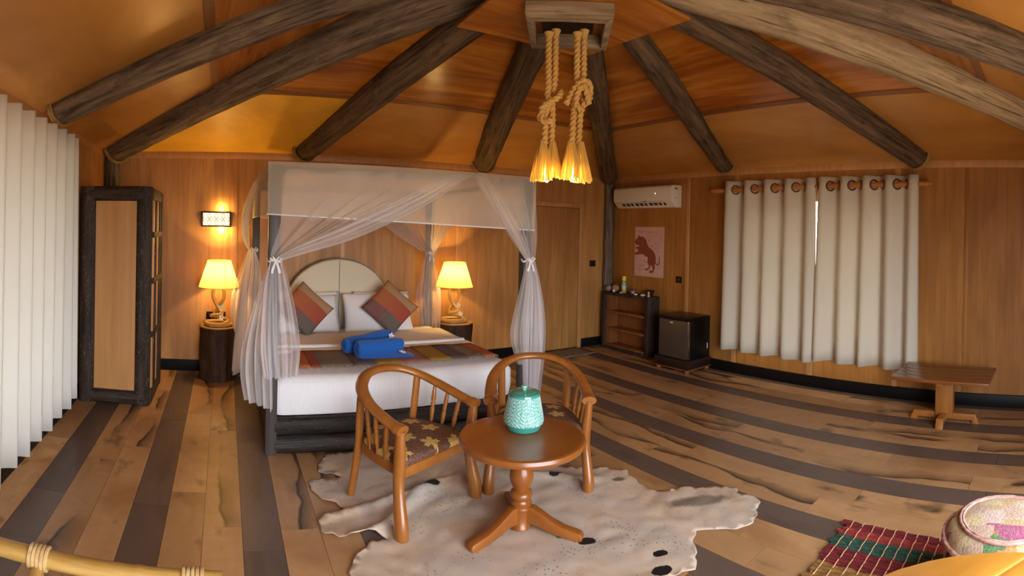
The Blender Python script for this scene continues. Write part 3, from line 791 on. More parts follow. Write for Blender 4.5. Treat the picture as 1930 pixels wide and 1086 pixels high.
drape('white sheer drape tied at the front left bed post, swag sweeping far to the right', (bx0, fy_, .40), [
    ('swag', [((.44, fy_ + .02, 2.10), (1.92, fy_ + .02, 2.115), .010), ((.42, fy_, 1.93), (1.55, fy_, 1.93), .022), ((.40, fy_ - .01, 1.70), (.95, fy_ - .01, 1.68), .026), ((.34, fy_ - .02, 1.50), (.52, fy_ - .02, 1.505), .020), ((.33, fy_ - .02, KZ), (.41, fy_ - .02, KZ), .014)], 90, 7, M['sheer'], dict(seed=11, gather=.45)),
    ('swag_edge', [((1.74, fy_, 2.12), (1.90, fy_, 2.12), .010), ((1.30, fy_ - .02, 1.90), (1.50, fy_ - .02, 1.86), .016), ((.85, fy_ - .03, 1.69), (.98, fy_ - .03, 1.61), .020), ((.50, fy_ - .03, 1.53), (.55, fy_ - .03, 1.475), .016), ((.36, fy_ - .03, KZ + .01), (.38, fy_ - .03, KZ - .01), .010)], 30, 4, M['sheer_dense'], dict(seed=12, depthdir=(0, -1, .3))),
    ('tail', [((.33, fy_ - .02, KZ), (.42, fy_ - .02, KZ), .012), ((.29, fy_ - .05, 1.25), (.48, fy_ - .05, 1.22), .026), ((.27, fy_ - .07, .98), (.53, fy_ - .07, .98), .034), ((.27, fy_ - .08, .78), (.55, fy_ - .07, .78), .036), ((.30, fy_ - .08, .585), (.54, fy_ - .06, .60), .034)], 70, 5, M['sheer_dense'], dict(seed=13)),
    ('side_tail', [((.33, fy_ + .0, KZ - .02), (.36, fy_ + .02, KZ - .02), .008), ((.24, fy_ + .04, 1.15), (.33, fy_ - .02, 1.15), .022), ((.16, fy_ + .06, .85), (.34, fy_ - .06, .85), .036), ((.14, fy_ + .04, .62), (.36, fy_ - .08, .62), .040), ((.17, fy_ - .02, .42), (.37, fy_ - .08, .36), .036)], 60, 4, M['sheer'], dict(seed=14, depthdir=(-.6, -.8, 0))),
], (.37, fy_ + .02, KZ))
drape('white sheer drape tied at the front right bed post near the two chairs', (bx1, fy_, .24), [
    ('swag', [((1.93, fy_ + .02, 2.12), (2.52, fy_ + .02, 2.10), .014), ((2.10, fy_, 1.88), (2.53, fy_, 1.88), .026), ((2.26, fy_ - .01, 1.65), (2.54, fy_ - .01, 1.65), .028), ((2.38, fy_ - .02, 1.50), (2.53, fy_ - .02, 1.50), .022), ((2.44, fy_ - .02, KZ), (2.52, fy_ - .02, KZ), .014)], 70, 6, M['sheer'], dict(seed=21, gather=1.5)),
    ('swag_edge', [((1.93, fy_, 2.12), (2.06, fy_, 2.12), .012), ((2.09, fy_ - .02, 1.88), (2.24, fy_ - .02, 1.88), .018), ((2.26, fy_ - .03, 1.65), (2.38, fy_ - .03, 1.66), .018), ((2.43, fy_ - .03, KZ), (2.49, fy_ - .03, KZ), .010)], 30, 4, M['sheer'], dict(seed=22)),
    ('tail', [((2.44, fy_ - .02, KZ), (2.53, fy_ - .02, KZ), .014), ((2.43, fy_ - .04, 1.2), (2.58, fy_ - .04, 1.2), .028), ((2.40, fy_ - .05, .9), (2.62, fy_ - .05, .9), .040), ((2.41, fy_ - .05, .6), (2.61, fy_ - .05, .6), .040), ((2.43, fy_ - .05, .26), (2.57, fy_ - .05, .26), .035)], 60, 6, M['sheer_dense'], dict(seed=23)),
    ('tail_left', [((2.44, fy_ - .03, KZ), (2.48, fy_ - .03, KZ), .008), ((2.38, fy_ - .04, 1.2), (2.47, fy_ - .04, 1.2), .016), ((2.31, fy_ - .05, .95), (2.46, fy_ - .05, .95), .02), ((2.29, fy_ - .05, .78), (2.46, fy_ - .05, .74), .02), ((2.36, fy_ - .05, .56), (2.46, fy_ - .05, .54), .015)], 40, 3, M['sheer'], dict(seed=24)),
], (2.475, fy_ + .02, KZ))
yb_ = by1 - .13
drape('white sheer drape tied at the far right bed post beside the glowing lamp', (bx1 - .09, yb_, .5), [
    ('swag', [((1.68, yb_, 1.80), (2.40, yb_, 1.80), .010), ((1.95, yb_, 1.60), (2.40, yb_, 1.62), .018), ((2.22, yb_ - .01, 1.44), (2.40, yb_ - .01, 1.46), .016), ((2.33, yb_ - .02, 1.39), (2.40, yb_ - .02, 1.39), .010)], 60, 6, M['sheer'], dict(seed=31, gather=.6)),
    ('side_swag', [((2.40, 4.95, 2.08), (2.38, yb_, 2.08), .014), ((2.40, 5.25, 1.75), (2.39, yb_, 1.75), .022), ((2.40, 5.65, 1.48), (2.39, yb_, 1.48), .018), ((2.40, yb_ - .05, 1.39), (2.39, yb_, 1.39), .010)], 60, 6, M['sheer'], dict(seed=32, depthdir=(1, 0, 0))),
    ('tail', [((2.30, yb_ - .03, 1.39), (2.41, yb_ - .03, 1.39), .012), ((2.24, yb_ - .05, 1.15), (2.46, yb_ - .05, 1.15), .030), ((2.20, yb_ - .06, .9), (2.50, yb_ - .06, .9), .040), ((2.24, yb_ - .06, .57), (2.50, yb_ - .06, .50), .040)], 60, 6, M['sheer'], dict(seed=33)),
], (2.38, yb_ + .03, 1.39))
drape('white sheer drape tied at the far left bed post beside the left lamp', (bx0 - .02, yb_, .4), [
    ('side_swag', [((.29, 4.75, 2.10), (.29, yb_, 2.10), .02), ((.22, 4.95, 1.85), (.22, yb_, 1.85), .035), ((.20, 5.2, 1.62), (.22, yb_, 1.60), .035), ((.24, 5.45, 1.47), (.25, yb_, 1.46), .02), ((.29, yb_ - .12, 1.41), (.27, yb_ - .02, 1.41), .012)], 60, 5, M['sheer'], dict(seed=41, depthdir=(-1, 0, 0))),
    ('tail', [((.25, yb_ - .08, 1.41), (.34, yb_ - .04, 1.41), .012), ((.17, yb_ - .10, 1.2), (.40, yb_ - .06, 1.2), .035), ((.08, yb_ - .14, .9), (.42, yb_ - .08, .95), .045), ((.09, yb_ - .16, .66), (.40, yb_ - .08, .70), .05), ((.16, yb_ - .16, .42), (.30, yb_ - .08, .48), .04)], 70, 5, M['sheer_dense'], dict(seed=42)),
    ('side_tail', [((.27, yb_ - .16, 1.40), (.27, yb_ - .06, 1.40), .01), ((.20, 5.25, 1.10), (.22, yb_ - .1, 1.10), .03), ((.16, 4.95, .80), (.20, yb_ - .1, .80), .04), ((.13, 4.75, .55), (.18, 5.45, .55), .04), ((.12, 4.70, .34), (.16, 5.2, .40), .04)], 50, 5, M['sheer'], dict(seed=43, depthdir=(-1, 0, 0))),
], (.32, yb_ + .03, 1.41))

# ---------------------------------------------------------------- stump tables and rope lamps
M['stump'] = logmat('stump_bark', (.022, .010, .005), (.11, .050, .020), along=2, rough=.5)
M['stumptop'] = wood('stump_cut_top', (.34, .17, .055), (.45, .24, .08), None, (1, 1, 1), 14, .5, .1)
M['shade'] = None
t = NT('lampshade_fabric'); n_ = t.noise(t.coord('Object', (1, 1, .3)), 160, 2, .6)
cc = t.mix(t.math('MULTIPLY', n_, .3), (.90, .72, .28), (.78, .58, .16)); t.col(cc); t.rough(.9)
tr = t.n('BsdfTranslucent'); t.put(tr.inputs[0], (.98, .78, .20, 1)); mx = t.n('MixShader'); mx.inputs[0].default_value = .6
t.t.links.new(t.b.outputs[0], mx.inputs[1]); t.t.links.new(tr.outputs[0], mx.inputs[2]); t.t.links.new(mx.outputs[0], t.o.inputs[0]); M['shade'] = t.m
WARM = (1.0, .62, .19)
def stump(label, x, y, r, h, seed):
    rnd = random.Random(seed); root = thing('stump_table', label, 'side table', (x, y, 0), 0, 'tree stump bedside tables')
    rows = []; n = 40; pr = [rnd.uniform(-.01, .01) for _ in range(n)]
    for i in range(11):
        u = i / 10
        rows.append([((r + pr[j] + .006 * sin(9 * u + j)) * (1 - .02 * sin(u * 3)) * cos(j * 2 * pi / n), (r + pr[j] + .006 * sin(9 * u + j)) * sin(j * 2 * pi / n), .0 + (h - .012) * u) for j in range(n)])
    m = MB().grid(rows, closed=True); m.f.append(tuple(range(n))[::-1]); m.f.append(tuple(10 * n + j for j in range(n)))
    m.build('trunk', M['stump'], root, smooth=50)
    MB().prism([((r - .004 + pr[j]) * cos(j * 2 * pi / n), (r - .004 + pr[j]) * sin(j * 2 * pi / n)) for j in range(n)], h - .012, h).build('cut_top', M['stumptop'], root, bevel=.003)
    return root
def lamp(label, x, y, z, seed, power):
    root = thing('rope_lamp', label, 'lamp', (x, y, z), 0, 'rope table lamps by the bed')
    R = .0185; P = []
    for k in range(18): a = -2.2 + k * 2 * pi / 15; P.append((.140 * cos(a), .125 * sin(a), R + .001 * k))
    for k in range(1, 17): a = -2.2 + (17 + k) * 2 * pi / 15; rr = .140 - .065 * min(1, k / 6); P.append((rr * cos(a), rr * .9 * sin(a), R + .018 + .0065 * k))
    P += [(.03, -.04, .150), (.01, -.02, .185), (-.025, .0, .235), (-.052, .0, .29), (-.062, .0, .345), (-.05, .0, .40), (.0, .0, .43), (.048, .0, .40), (.060, .0, .345), (.052, .0, .29), (.022, .012, .235), (-.01, .03, .185), (-.04, .04, .14), (-.05, .0, .11)]
    S = smoothpath(P, 4)
    MB().tube(S, R, 12, lobes=3, lobe=.20, twist=62).build('rope_base', M['rope'], root, smooth=60)
    MB().tube([(0, 0, .43), (0, 0, .56)], .008, 8).build('stem', M['base'], root, smooth=50)
    sh = MB(); n = 40
    sh.grid([[(rr * cos(j * 2 * pi / n), rr * sin(j * 2 * pi / n), zz) for j in range(n)] for rr, zz in ((.222, .425), (.188, .53), (.155, .63), (.128, .715))], closed=True)
    so = sh.build('lampshade', M['shade'], root, smooth=60, fix=False)
    for rr, zz in ((.222, .426), (.128, .714)): MB().tube([(rr * cos(q * 2 * pi / 40), rr * sin(q * 2 * pi / 40), zz) for q in range(40)], .004, 6, closed=True).build('shade_trim', M['shade'], so, smooth=60)
    a = -1.2
    MB().tube([(.223 * cos(a), .223 * sin(a), .426), (.129 * cos(a), .129 * sin(a), .714)], .003, 6).build('shade_seam', M['stumptop'], so)
    MB().lathe([(0.0, -.05), (.018, -.04), (.03, -.01), (.03, .01), (.02, .03), (0.0, .036)], 16, Matrix.Translation((0, 0, .56)), cap=False).build('bulb', emit('lamp_bulb_glow', (1.0, .72, .32), 30), root, smooth=60)
    light('lamp_glow', (0, 0, .575), power, WARM, .035, root)
    flower('', (.030, -.05, .205), (radians(80), 0, .2), .036, root); flower('', (.035, -.095, .105), (radians(65), 0, .1), .036, root)
    return root
stump('dark tree stump bedside table left of the bed', -.06, 5.80, .20, .575, 1)
stump('brown barked tree stump bedside table right of the bed', 2.69, 5.75, .21, .575, 2)
lamp('glowing yellow lamp with coiled rope base on the left stump', -.055, 5.80, .576, 1, 55)
lamp('glowing yellow lamp with coiled rope base on the right stump', 2.675, 5.75, .576, 2, 55)

# wall sconce with lattice
M['sconce_wood'] = plain('sconce_dark_wood', (.045, .013, .008), .4)
sc = thing('wall_sconce', 'small dark-framed wall light with star lattice above the left lamp', 'wall light', (-.10, YB - .001, 1.745))
w_, h_ = .172, .088
for a in ((-w_, w_, -.065, 0, h_ - .018, h_), (-w_, w_, -.065, 0, -h_, -h_ + .018), (-w_, -w_ + .022, -.065, 0, -h_ + .018, h_ - .018), (w_ - .022, w_, -.065, 0, -h_ + .018, h_ - .018)):
    box(*a).build('frame', M['sconce_wood'], sc, bevel=.002)
box(-w_ + .02, w_ - .02, -.052, -.046, -h_ + .016, h_ - .016).build('diffuser', emit('sconce_glow', (1.0, .80, .50), 1.3), sc)
lt = MB()
for k in range(-2, 3):
    cx_ = k * .078
    for pts in ([(0, .0), (.022, .036), (0, .07), (-.022, .036), (0, 0)], [(0, 0), (.022, -.036), (0, -.07), (-.022, -.036), (0, 0)], [(0, 0), (.020, .022), (.039, 0), (.020, -.022), (0, 0)], [(0, 0), (-.020, .022), (-.039, 0), (-.020, -.022), (0, 0)]):
        P = [(cx_ + p[0], -.056, p[1]) for p in pts if abs(cx_ + p[0]) < w_ - .015]
        if len(P) > 1: lt.tube(P, .0022, 5)
lt.build('lattice', M['sconce_wood'], sc)
light('sconce_spill_down', (.06, -.05, -.12), 5, WARM, .03, sc)
light('sconce_spill_up', (.06, -.05, .12), 3, WARM, .03, sc)

# sockets and switches
def plate(label, loc, rz, w, h, n, cat='switch'):
    root = thing('wall_switch' if cat == 'switch' else 'wall_socket', label, cat, loc, rz)
    box(-w / 2, w / 2, -.010, .0, -h / 2, h / 2).build('cover_plate', M['base'], root, bevel=.003)
    for k in range(n):
        xx = (k - (n - 1) / 2) * w / n
        box(xx - w / n * .3, xx + w / n * .3, -.014, -.009, -h * .28, h * .28).build('rocker', plain('black_plastic', (.02, .02, .022), .25), root, bevel=.002)
    return root
plate('double black socket on the wall behind the left lamp', (-.085, YB - .001, .64), 0, .22, .088, 2, 'socket')
plate('black socket on the wall behind the right lamp', (2.47, YB - .001, .655), 0, .15, .09, 2, 'socket')
plate('black light switch on the wall between door and corner post', (5.06, YB - .001, 1.225), 0, .11, .09, 2)
plate('black light switch on the wall right of the animal poster', (XR - .001, 4.645, 1.078), -pi / 2, .10, .085, 1)
tag(MB().tube(smoothpath([(.17, 6.02, .10), (.19, 5.98, .06), (.24, 5.95, .08), (.26, 5.93, .03), (.22, 5.9, .006), (.18, 5.85, .006)], 6), .004, 6).build('lamp_cord', plain('white_cord', (.7, .68, .65), .5), smooth=60), 'short white electric cord on the floor beside the left stump', 'cord')

# ---------------------------------------------------------------- rope pendant lamp under the centre panel
AZ = -radians(36.6)
pl = thing('rope_pendant_lamp', 'hanging lamp of knotted jute ropes with glowing tassels in a wooden frame', 'pendant lamp', (CX + .022, CY + .030, 2.0), AZ)
fz0, fz1 = .932, 1.029
fw, fd, fb = .262, .300, .085
def mitre(x0, y0, x1, y1, ix0, iy0, ix1, iy1):
    # one mitred side: outer edge from (x0,y0) to (x1,y1), inner edge (ix0,iy0)-(ix1,iy1); bottom slopes inwards
    return MB().hexa([(x0, y0, fz0 + .02), (x1, y1, fz0 + .02), (ix1, iy1, fz0), (ix0, iy0, fz0)], [(x0, y0, fz1), (x1, y1, fz1), (ix1, iy1, fz1), (ix0, iy0, fz1)])
i_, k_ = fw - fb * .55, fd - fb
for q in ((-fw, -fd, fw, -fd, -i_, -k_, i_, -k_), (fw, -fd, fw, fd, i_, -k_, i_, k_), (fw, fd, -fw, fd, i_, k_, -i_, k_), (-fw, fd, -fw, -fd, -i_, k_, -i_, -k_)):
    mitre(*q).build('frame_board', M['frame_wood'], pl, bevel=.006)
box(-i_ * .8, i_ * .72, -k_ * .5, k_ * .55, fz1 - .035, fz1 - .004).build('ceiling_plate', M['base'], pl)
TW = 62
def pend(cx_, cy_, kind, zt):
    r = .0195
    for s_ in (-1, 1):
        xo = cx_ + s_ * .021; yo = cy_ + s_ * .018; dz = .03 if s_ > 0 else 0
        P = [(xo, yo, zt + dz), (xo, yo, .82), (xo + .002, yo, .70), (xo - s_ * .004, yo, .60), (xo, yo, .55)]
        if kind == 0:
            P += [(xo - s_ * .012, yo - .02, .50), (xo - .01, yo - s_ * .012, .44), (xo - .01, yo, .36), (xo - .012, yo, .29), (xo - .012, yo, .235)]
        else:
            P += [(xo + s_ * .008, yo - .02, .50), (xo - .012, yo - s_ * .012, .44), (xo - .016, yo, .36), (xo - .018, yo, .29), (xo - .02, yo, .235)]
        MB().tube(smoothpath(P, 18), r, 15, lobes=3, lobe=.20, twist=TW).build('rope', M['rope'], pl, smooth=60)
        # frayed upper end
        MB().lathe([(r * .9, -.03), (r * 1.3, -.012), (r * 1.7, .008), (r * 1.3, .016)], 12, Matrix.Translation((xo, yo, zt + dz))).build('frayed_end', M['rope'], pl, smooth=60)
    kz = .47 if kind == 0 else .53
    kn = []
    if kind == 0:
        kn = [(cx_ - .03, cy_ - .035, kz - .10), (cx_ - .055, cy_ - .03, kz - .05), (cx_ - .045, cy_ - .04, kz + .0), (cx_ + .01, cy_ - .05, kz + .03), (cx_ + .055, cy_ - .03, kz + .07), (cx_ + .06, cy_ + .0, kz + .10), (cx_ + .02, cy_ + .03, kz + .085), (cx_ - .03, cy_ + .03, kz + .03), (cx_ - .06, cy_ + .0, kz - .02), (cx_ - .065, cy_ - .03, kz - .07), (cx_ - .03, cy_ - .045, kz - .10), (cx_ + .012, cy_ - .035, kz - .085)]
    else:
        kn = [(cx_ - .085, cy_ - .02, kz - .05), (cx_ - .06, cy_ - .03, kz + .0), (cx_ - .03, cy_ - .045, kz + .05), (cx_ + .015, cy_ - .045, kz + .095), (cx_ + .058, cy_ - .02, kz + .085), (cx_ + .066, cy_ + .01, kz + .03), (cx_ + .055, cy_ - .01, kz - .03), (cx_ + .045, cy_ - .04, kz + .02), (cx_ + .02, cy_ - .055, kz + .06), (cx_ - .012, cy_ - .055, kz + .02), (cx_ - .02, cy_ - .05, kz - .05), (cx_ + .02, cy_ - .04, kz - .09)]
    MB().tube(smoothpath(kn, 14), r, 15, lobes=3, lobe=.20, twist=TW).build('knot', M['rope'], pl, smooth=60)
    # tassels: two bunches of strands
    rnd = random.Random(kind + 3)
    for s_ in (-1, 1):
        tx, ty = cx_ + s_ * .030 - .016, cy_ + s_ * .016
        m = MB(); zb = (.0 if s_ < 0 else .03) if kind == 0 else (.0 if s_ > 0 else .015)
        for q in range(100):
            a = rnd.uniform(0, 2 * pi); u = sqrt(rnd.uniform(.25, 1)); R0, R1 = .020 * u, .070 * u
            mid = rnd.uniform(.8, 1.15)
            m.tube([(tx + R0 * cos(a), ty + R0 * sin(a), .255), (tx + (R0 * .35 + R1 * .65) * mid * cos(a), ty + (R0 * .35 + R1 * .65) * mid * sin(a), .12), (tx + s_ * .008 + R1 * cos(a + rnd.uniform(-.1, .1)) * mid, ty + R1 * sin(a) * mid, zb + rnd.uniform(-.006, .012))], .0034, 4)
        o = m.build('tassel', M['tassel'], pl); o['kind'] = 'stuff'
    MB().lathe([(0.0, -.03), (.012, -.022), (.017, 0), (.012, .02), (0.0, .026)], 12, Matrix.Translation((cx_ - .016, cy_ - .002, .045)) @ Matrix.Scale(1.7, 4), cap=False).build('bulb', emit('pendant_bulb_glow', (1.0, .75, .30), 60), pl, smooth=60)
    light('tassel_glow', (cx_ - .016, cy_ - .002, .11), 45, (1.0, .78, .36), .02, pl)
t = NT('jute_tassel'); t.col((.86, .62, .20)); t.rough(.9); tr = t.n('BsdfTranslucent'); t.put(tr.inputs[0], (1.0, .90, .52, 1)); mx = t.n('MixShader'); mx.inputs[0].default_value = .7
t.t.links.new(t.b.outputs[0], mx.inputs[1]); t.t.links.new(tr.outputs[0], mx.inputs[2]); t.t.links.new(mx.outputs[0], t.o.inputs[0]); M['tassel'] = t.m
pend(-.105, -.015, 0, .93)
pend(.075, -.035, 1, .925)

# ---------------------------------------------------------------- cowhide rug
def hidemat():
    t = NT('cowhide'); raw = t.n('TexCoord').outputs['Object']
    v = t.coord('Object')
    n1 = t.noise(v, 2.6, 5, .6, .4); n2 = t.noise(v, 9, 5, .6)
    c = t.ramp(n1, [(.3, (.48, .35, .235)), (.46, (.62, .49, .37)), (.60, (.55, .46, .38)), (.75, (.42, .35, .29))])
    c = t.mix(t.math('MULTIPLY', t.ramp(n2, [(.5, 0.0), (.8, 1.0)]), .45), c, (.42, .28, .17))
    sp = t.n('TexVoronoi'); t.put(sp.inputs['Vector'], v); sp.inputs['Scale'].default_value = 38
    near = t.noise(v, 2.6, 2, .5)
    fle = t.math('MULTIPLY', t.math('LESS_THAN', sp.outputs['Distance'], .20), t.ramp(near, [(.50, 0.0), (.64, 1.0)]))
    c = t.mix(t.math('MULTIPLY', fle, .75), c, (.10, .06, .035))
    # scratch marks
    vs = t.n('TexVoronoi'); t.put(vs.inputs['Vector'], t.coord('Object', (2.0, 9, 1), rot=(0, 0, .5))); vs.inputs['Scale'].default_value = 3.5
    scr = t.math('MULTIPLY', t.math('LESS_THAN', vs.outputs['Distance'], .085), t.ramp(near, [(.40, 1.0), (.46, 0.0)]))
    c = t.mix(t.math('MULTIPLY', scr, .6), c, (.13, .08, .05))
    # brown patches (hair left on the flank) and black spots of the hide's own
    for (px, py, rx, ry, rot, col_, st) in ((2.62, 2.06, .26, .07, -.62, (.16, .115, .085), .85), (2.06, 1.86, .045, .032, -.5, (.010, .007, .008), 1), (1.96, 1.76, .062, .042, -.5, (.010, .007, .008), 1), (1.84, 2.20, .058, .036, -.5, (.010, .008, .008), 1), (1.60, 3.00, .055, .05, 0, (.012, .01, .01), 1), (1.34, 3.16, .06, .05, 0, (.012, .01, .01), 1), (2.15, 2.92, .05, .04, 0, (.03, .02, .016), 1), (2.46, 2.62, .06, .03, -.6, (.12, .085, .06), .9), (1.75, 2.32, .03, .02, 0, (.10, .07, .05), .8), (.72, 3.50, .09, .04, .3, (.17, .12, .09), .8), (1.42, 2.62, .26, .10, -.3, (.40, .23, .08), .55)):
        mp = t.n('Mapping'); t.put(mp.inputs[0], raw); mp.vector_type = 'TEXTURE'; mp.inputs[1].default_value = (px, py, 0); mp.inputs[2].default_value = (0, 0, rot); mp.inputs[3].default_value = (rx, ry, 1)
        ln = t.sep(mp.outputs[0]); dd = t.math('SQRT', t.math('ADD', t.math('POWER', ln[0], 2.0), t.math('POWER', ln[1], 2.0)))
        dd = t.math('ADD', dd, t.math('MULTIPLY_ADD', t.noise(v, 26, 3, .6), .7, -.35))
        e = (.85, .95) if st == 1 else (.6, 1.1)
        c = t.mix(t.math('MULTIPLY', t.ramp(dd, [(e[0], 1.0), (e[1], 0.0)]), st), c, col_)
    t.col(c); t.rough(.55); t.bump(t.math('ADD', n2, n1), .15, .006); return t.m
M['hide'] = hidemat()
hp = [(.68, 3.64), (.78, 3.80), (.90, 3.80), (1.12, 3.79), (1.45, 3.77), (1.80, 3.62), (2.10, 3.30), (2.28, 3.02), (2.40, 2.90), (2.50, 2.84), (2.60, 2.70), (2.56, 2.58), (2.50, 2.38), (2.57, 2.31), (2.68, 2.26), (2.80, 2.14), (2.90, 2.05), (2.93, 1.98), (2.86, 1.93), (2.90, 1.82), (2.85, 1.74), (2.76, 1.72), (2.70, 1.67), (2.60, 1.66), (2.52, 1.69), (2.44, 1.78), (2.36, 1.86), (2.28, 1.82), (2.22, 1.75), (2.14, 1.68), (2.08, 1.64), (1.96, 1.70), (1.84, 1.72), (1.70, 1.66), (1.52, 1.72), (1.35, 1.78), (1.15, 1.80), (.95, 1.92), (.80, 2.10), (.70, 2.28), (.62, 2.46), (.68, 2.57), (.80, 2.69), (.89, 2.68), (.84, 2.75), (.73, 2.73), (.64, 2.76), (.57, 2.80), (.55, 2.90), (.60, 2.96), (.69, 2.97), (.73, 3.04), (.70, 3.11), (.62, 3.17), (.59, 3.26), (.57, 3.37), (.61, 3.44), (.70, 3.42), (.80, 3.43), (.74, 3.50), (.66, 3.52)]
def hide():
    rnd = random.Random(9)
    S = [Vector((p[0], p[1], 0)) for p in hp]; pts = []
    for i in range(len(S)):
        a, b = S[i], S[(i + 1) % len(S)]; L = (b - a).length; n = max(1, int(L / .03))
        for q in range(n):
            p = a.lerp(b, q / n); nn = Vector((b.y - a.y, a.x - b.x, 0)).normalized()
            pts.append(p + nn * (rnd.uniform(-.010, .010) if q else 0))
    bm = bmesh.new(); vs = [bm.verts.new(p) for p in pts]; es = [bm.edges.new((vs[i], vs[(i + 1) % len(vs)])) for i in range(len(vs))]
    bmesh.ops.triangle_fill(bm, use_beauty=True, edges=es)
    for _ in range(5):
        long = [e for e in bm.edges if e.calc_length() > .05 and len(e.link_faces) == 2]
        if not long: break
        bmesh.ops.subdivide_edges(bm, edges=long, cuts=1, use_grid_fill=False)
        bmesh.ops.triangulate(bm, faces=bm.faces[:])
        bmesh.ops.beautify_fill(bm, faces=bm.faces[:], edges=bm.edges[:])
    from mathutils import noise
    bm.verts.ensure_lookup_table()
    for v in bm.verts:
        x, y = v.co.x, v.co.y
        edge = 1.0 if v.is_boundary else 0.0
        w = 0.006 + .006 * noise.noise(Vector((x * 4, y * 4, 1)))
        # wrinkles fanning through the left half and along the right
        d = (y - 2.86) - .55 * (x - .9) + .10 * noise.noise(Vector((x * 3, y * 3, 0)))
        w += .034 * math.exp(-(d / .04) ** 2) * max(0, min(1, (1.7 - x) / .5))
        d2 = (y - 3.02) - .25 * (x - .9) + .08 * noise.noise(Vector((x * 3, y * 3, 5)))
        w += .030 * math.exp(-(d2 / .035) ** 2) * max(0, min(1, (1.6 - x) / .5))
        d3 = (y - 2.95) + .9 * (x - 2.1) + .08 * noise.noise(Vector((x * 3, y * 3, 7)))
        w += .026 * math.exp(-(d3 / .05) ** 2) * max(0, 1 - abs(x - 2.15) / .35)
        w += .014 * abs(noise.noise(Vector((x * 7, y * 7, 3))))
        if edge: w += .012 * max(0, noise.noise(Vector((x * 14, y * 14, 2)))) 
        v.co.z = max(.002, w)
    me = bpy.data.meshes.new('cowhide_rug'); bmesh.ops.recalc_face_normals(bm, faces=bm.faces); bm.to_mesh(me); bm.free()
    if me.polygons[0].normal.z < 0: me.flip_normals()
    for p in me.polygons: p.use_smooth = True
    me.materials.append(M['hide']); o = bpy.data.objects.new('cowhide_rug', me); COL.objects.link(o)
    sd = o.modifiers.new('t', 'SOLIDIFY'); sd.thickness = .003; sd.offset = 1
    return tag(o, 'pale beige cowhide rug with black spots spread under the table and chairs', 'rug')
hide()

# ---------------------------------------------------------------- armchairs
M['chairwood'] = wood('chair_varnished_wood', (.28, .090, .014), (.35, .125, .022), (.20, .058, .009), (1, 1, .25), 10, .28, .03, 0, .4, .4)
def seatmat():
    t = NT('leaf_print_fabric'); v = t.coord('Object')
    vo = t.n('TexVoronoi', feature='F1', voronoi_dimensions='2D'); t.put(vo.inputs['Vector'], v); vo.inputs['Scale'].default_value = 5.6; vo.inputs['Randomness'].default_value = .55
    d = t.vmath('SUBTRACT', v, vo.outputs['Position']); sp = t.sep(d)
    ang = t.math('ADD', t.math('ARCTAN2', sp[1], sp[0]), t.math('MULTIPLY', t.sep(vo.outputs['Color'])[0], 6.28))
    r = t.math('SQRT', t.math('ADD', t.math('POWER', sp[0], 2.0), t.math('POWER', sp[1], 2.0)))
    lobe = t.math('ABSOLUTE', t.math('COSINE', t.math('MULTIPLY', ang, 2.5)))
    fine = t.math('MULTIPLY', t.math('COSINE', t.math('MULTIPLY', ang, 17.0)), .006)
    lim = t.math('ADD', t.math('MULTIPLY_ADD', lobe, .034, .026), fine)
    leaf = t.math('LESS_THAN', r, lim)
    vein = t.math('GREATER_THAN', t.math('ABSOLUTE', t.math('SINE', t.math('MULTIPLY', ang, 2.5))), .985)
    leaf = t.math('SUBTRACT', leaf, t.math('MULTIPLY', t.math('MULTIPLY', leaf, vein), .5))
    n = t.noise(v, 130, 3, .6, 1.5)
    basec = t.ramp(n, [(.45, (.050, .018, .010)), (.58, (.19, .085, .045))])
    gold = t.mix(t.math('MULTIPLY', n, .6), (.56, .38, .12), (.36, .21, .06))
    t.col(t.mix(leaf, basec, gold)); t.rough(.8); t.bump(t.math('ADD', n, leaf), .2, .002); return t.m
M['leaf'] = seatmat()
def turned(p0, p1, r):
    P = [Vector(p0).lerp(Vector(p1), u) for u in (0, .05, .1, .25, .4, .48, .52, .56, .62, .8, .95, 1)]
    return MB().tube(P, [r * .7, r * .75, r * .6, r * .95, r * 1.1, r * .8, r * 1.15, r * .8, r * 1.1, r * .9, r * .6, r * .6], 10)
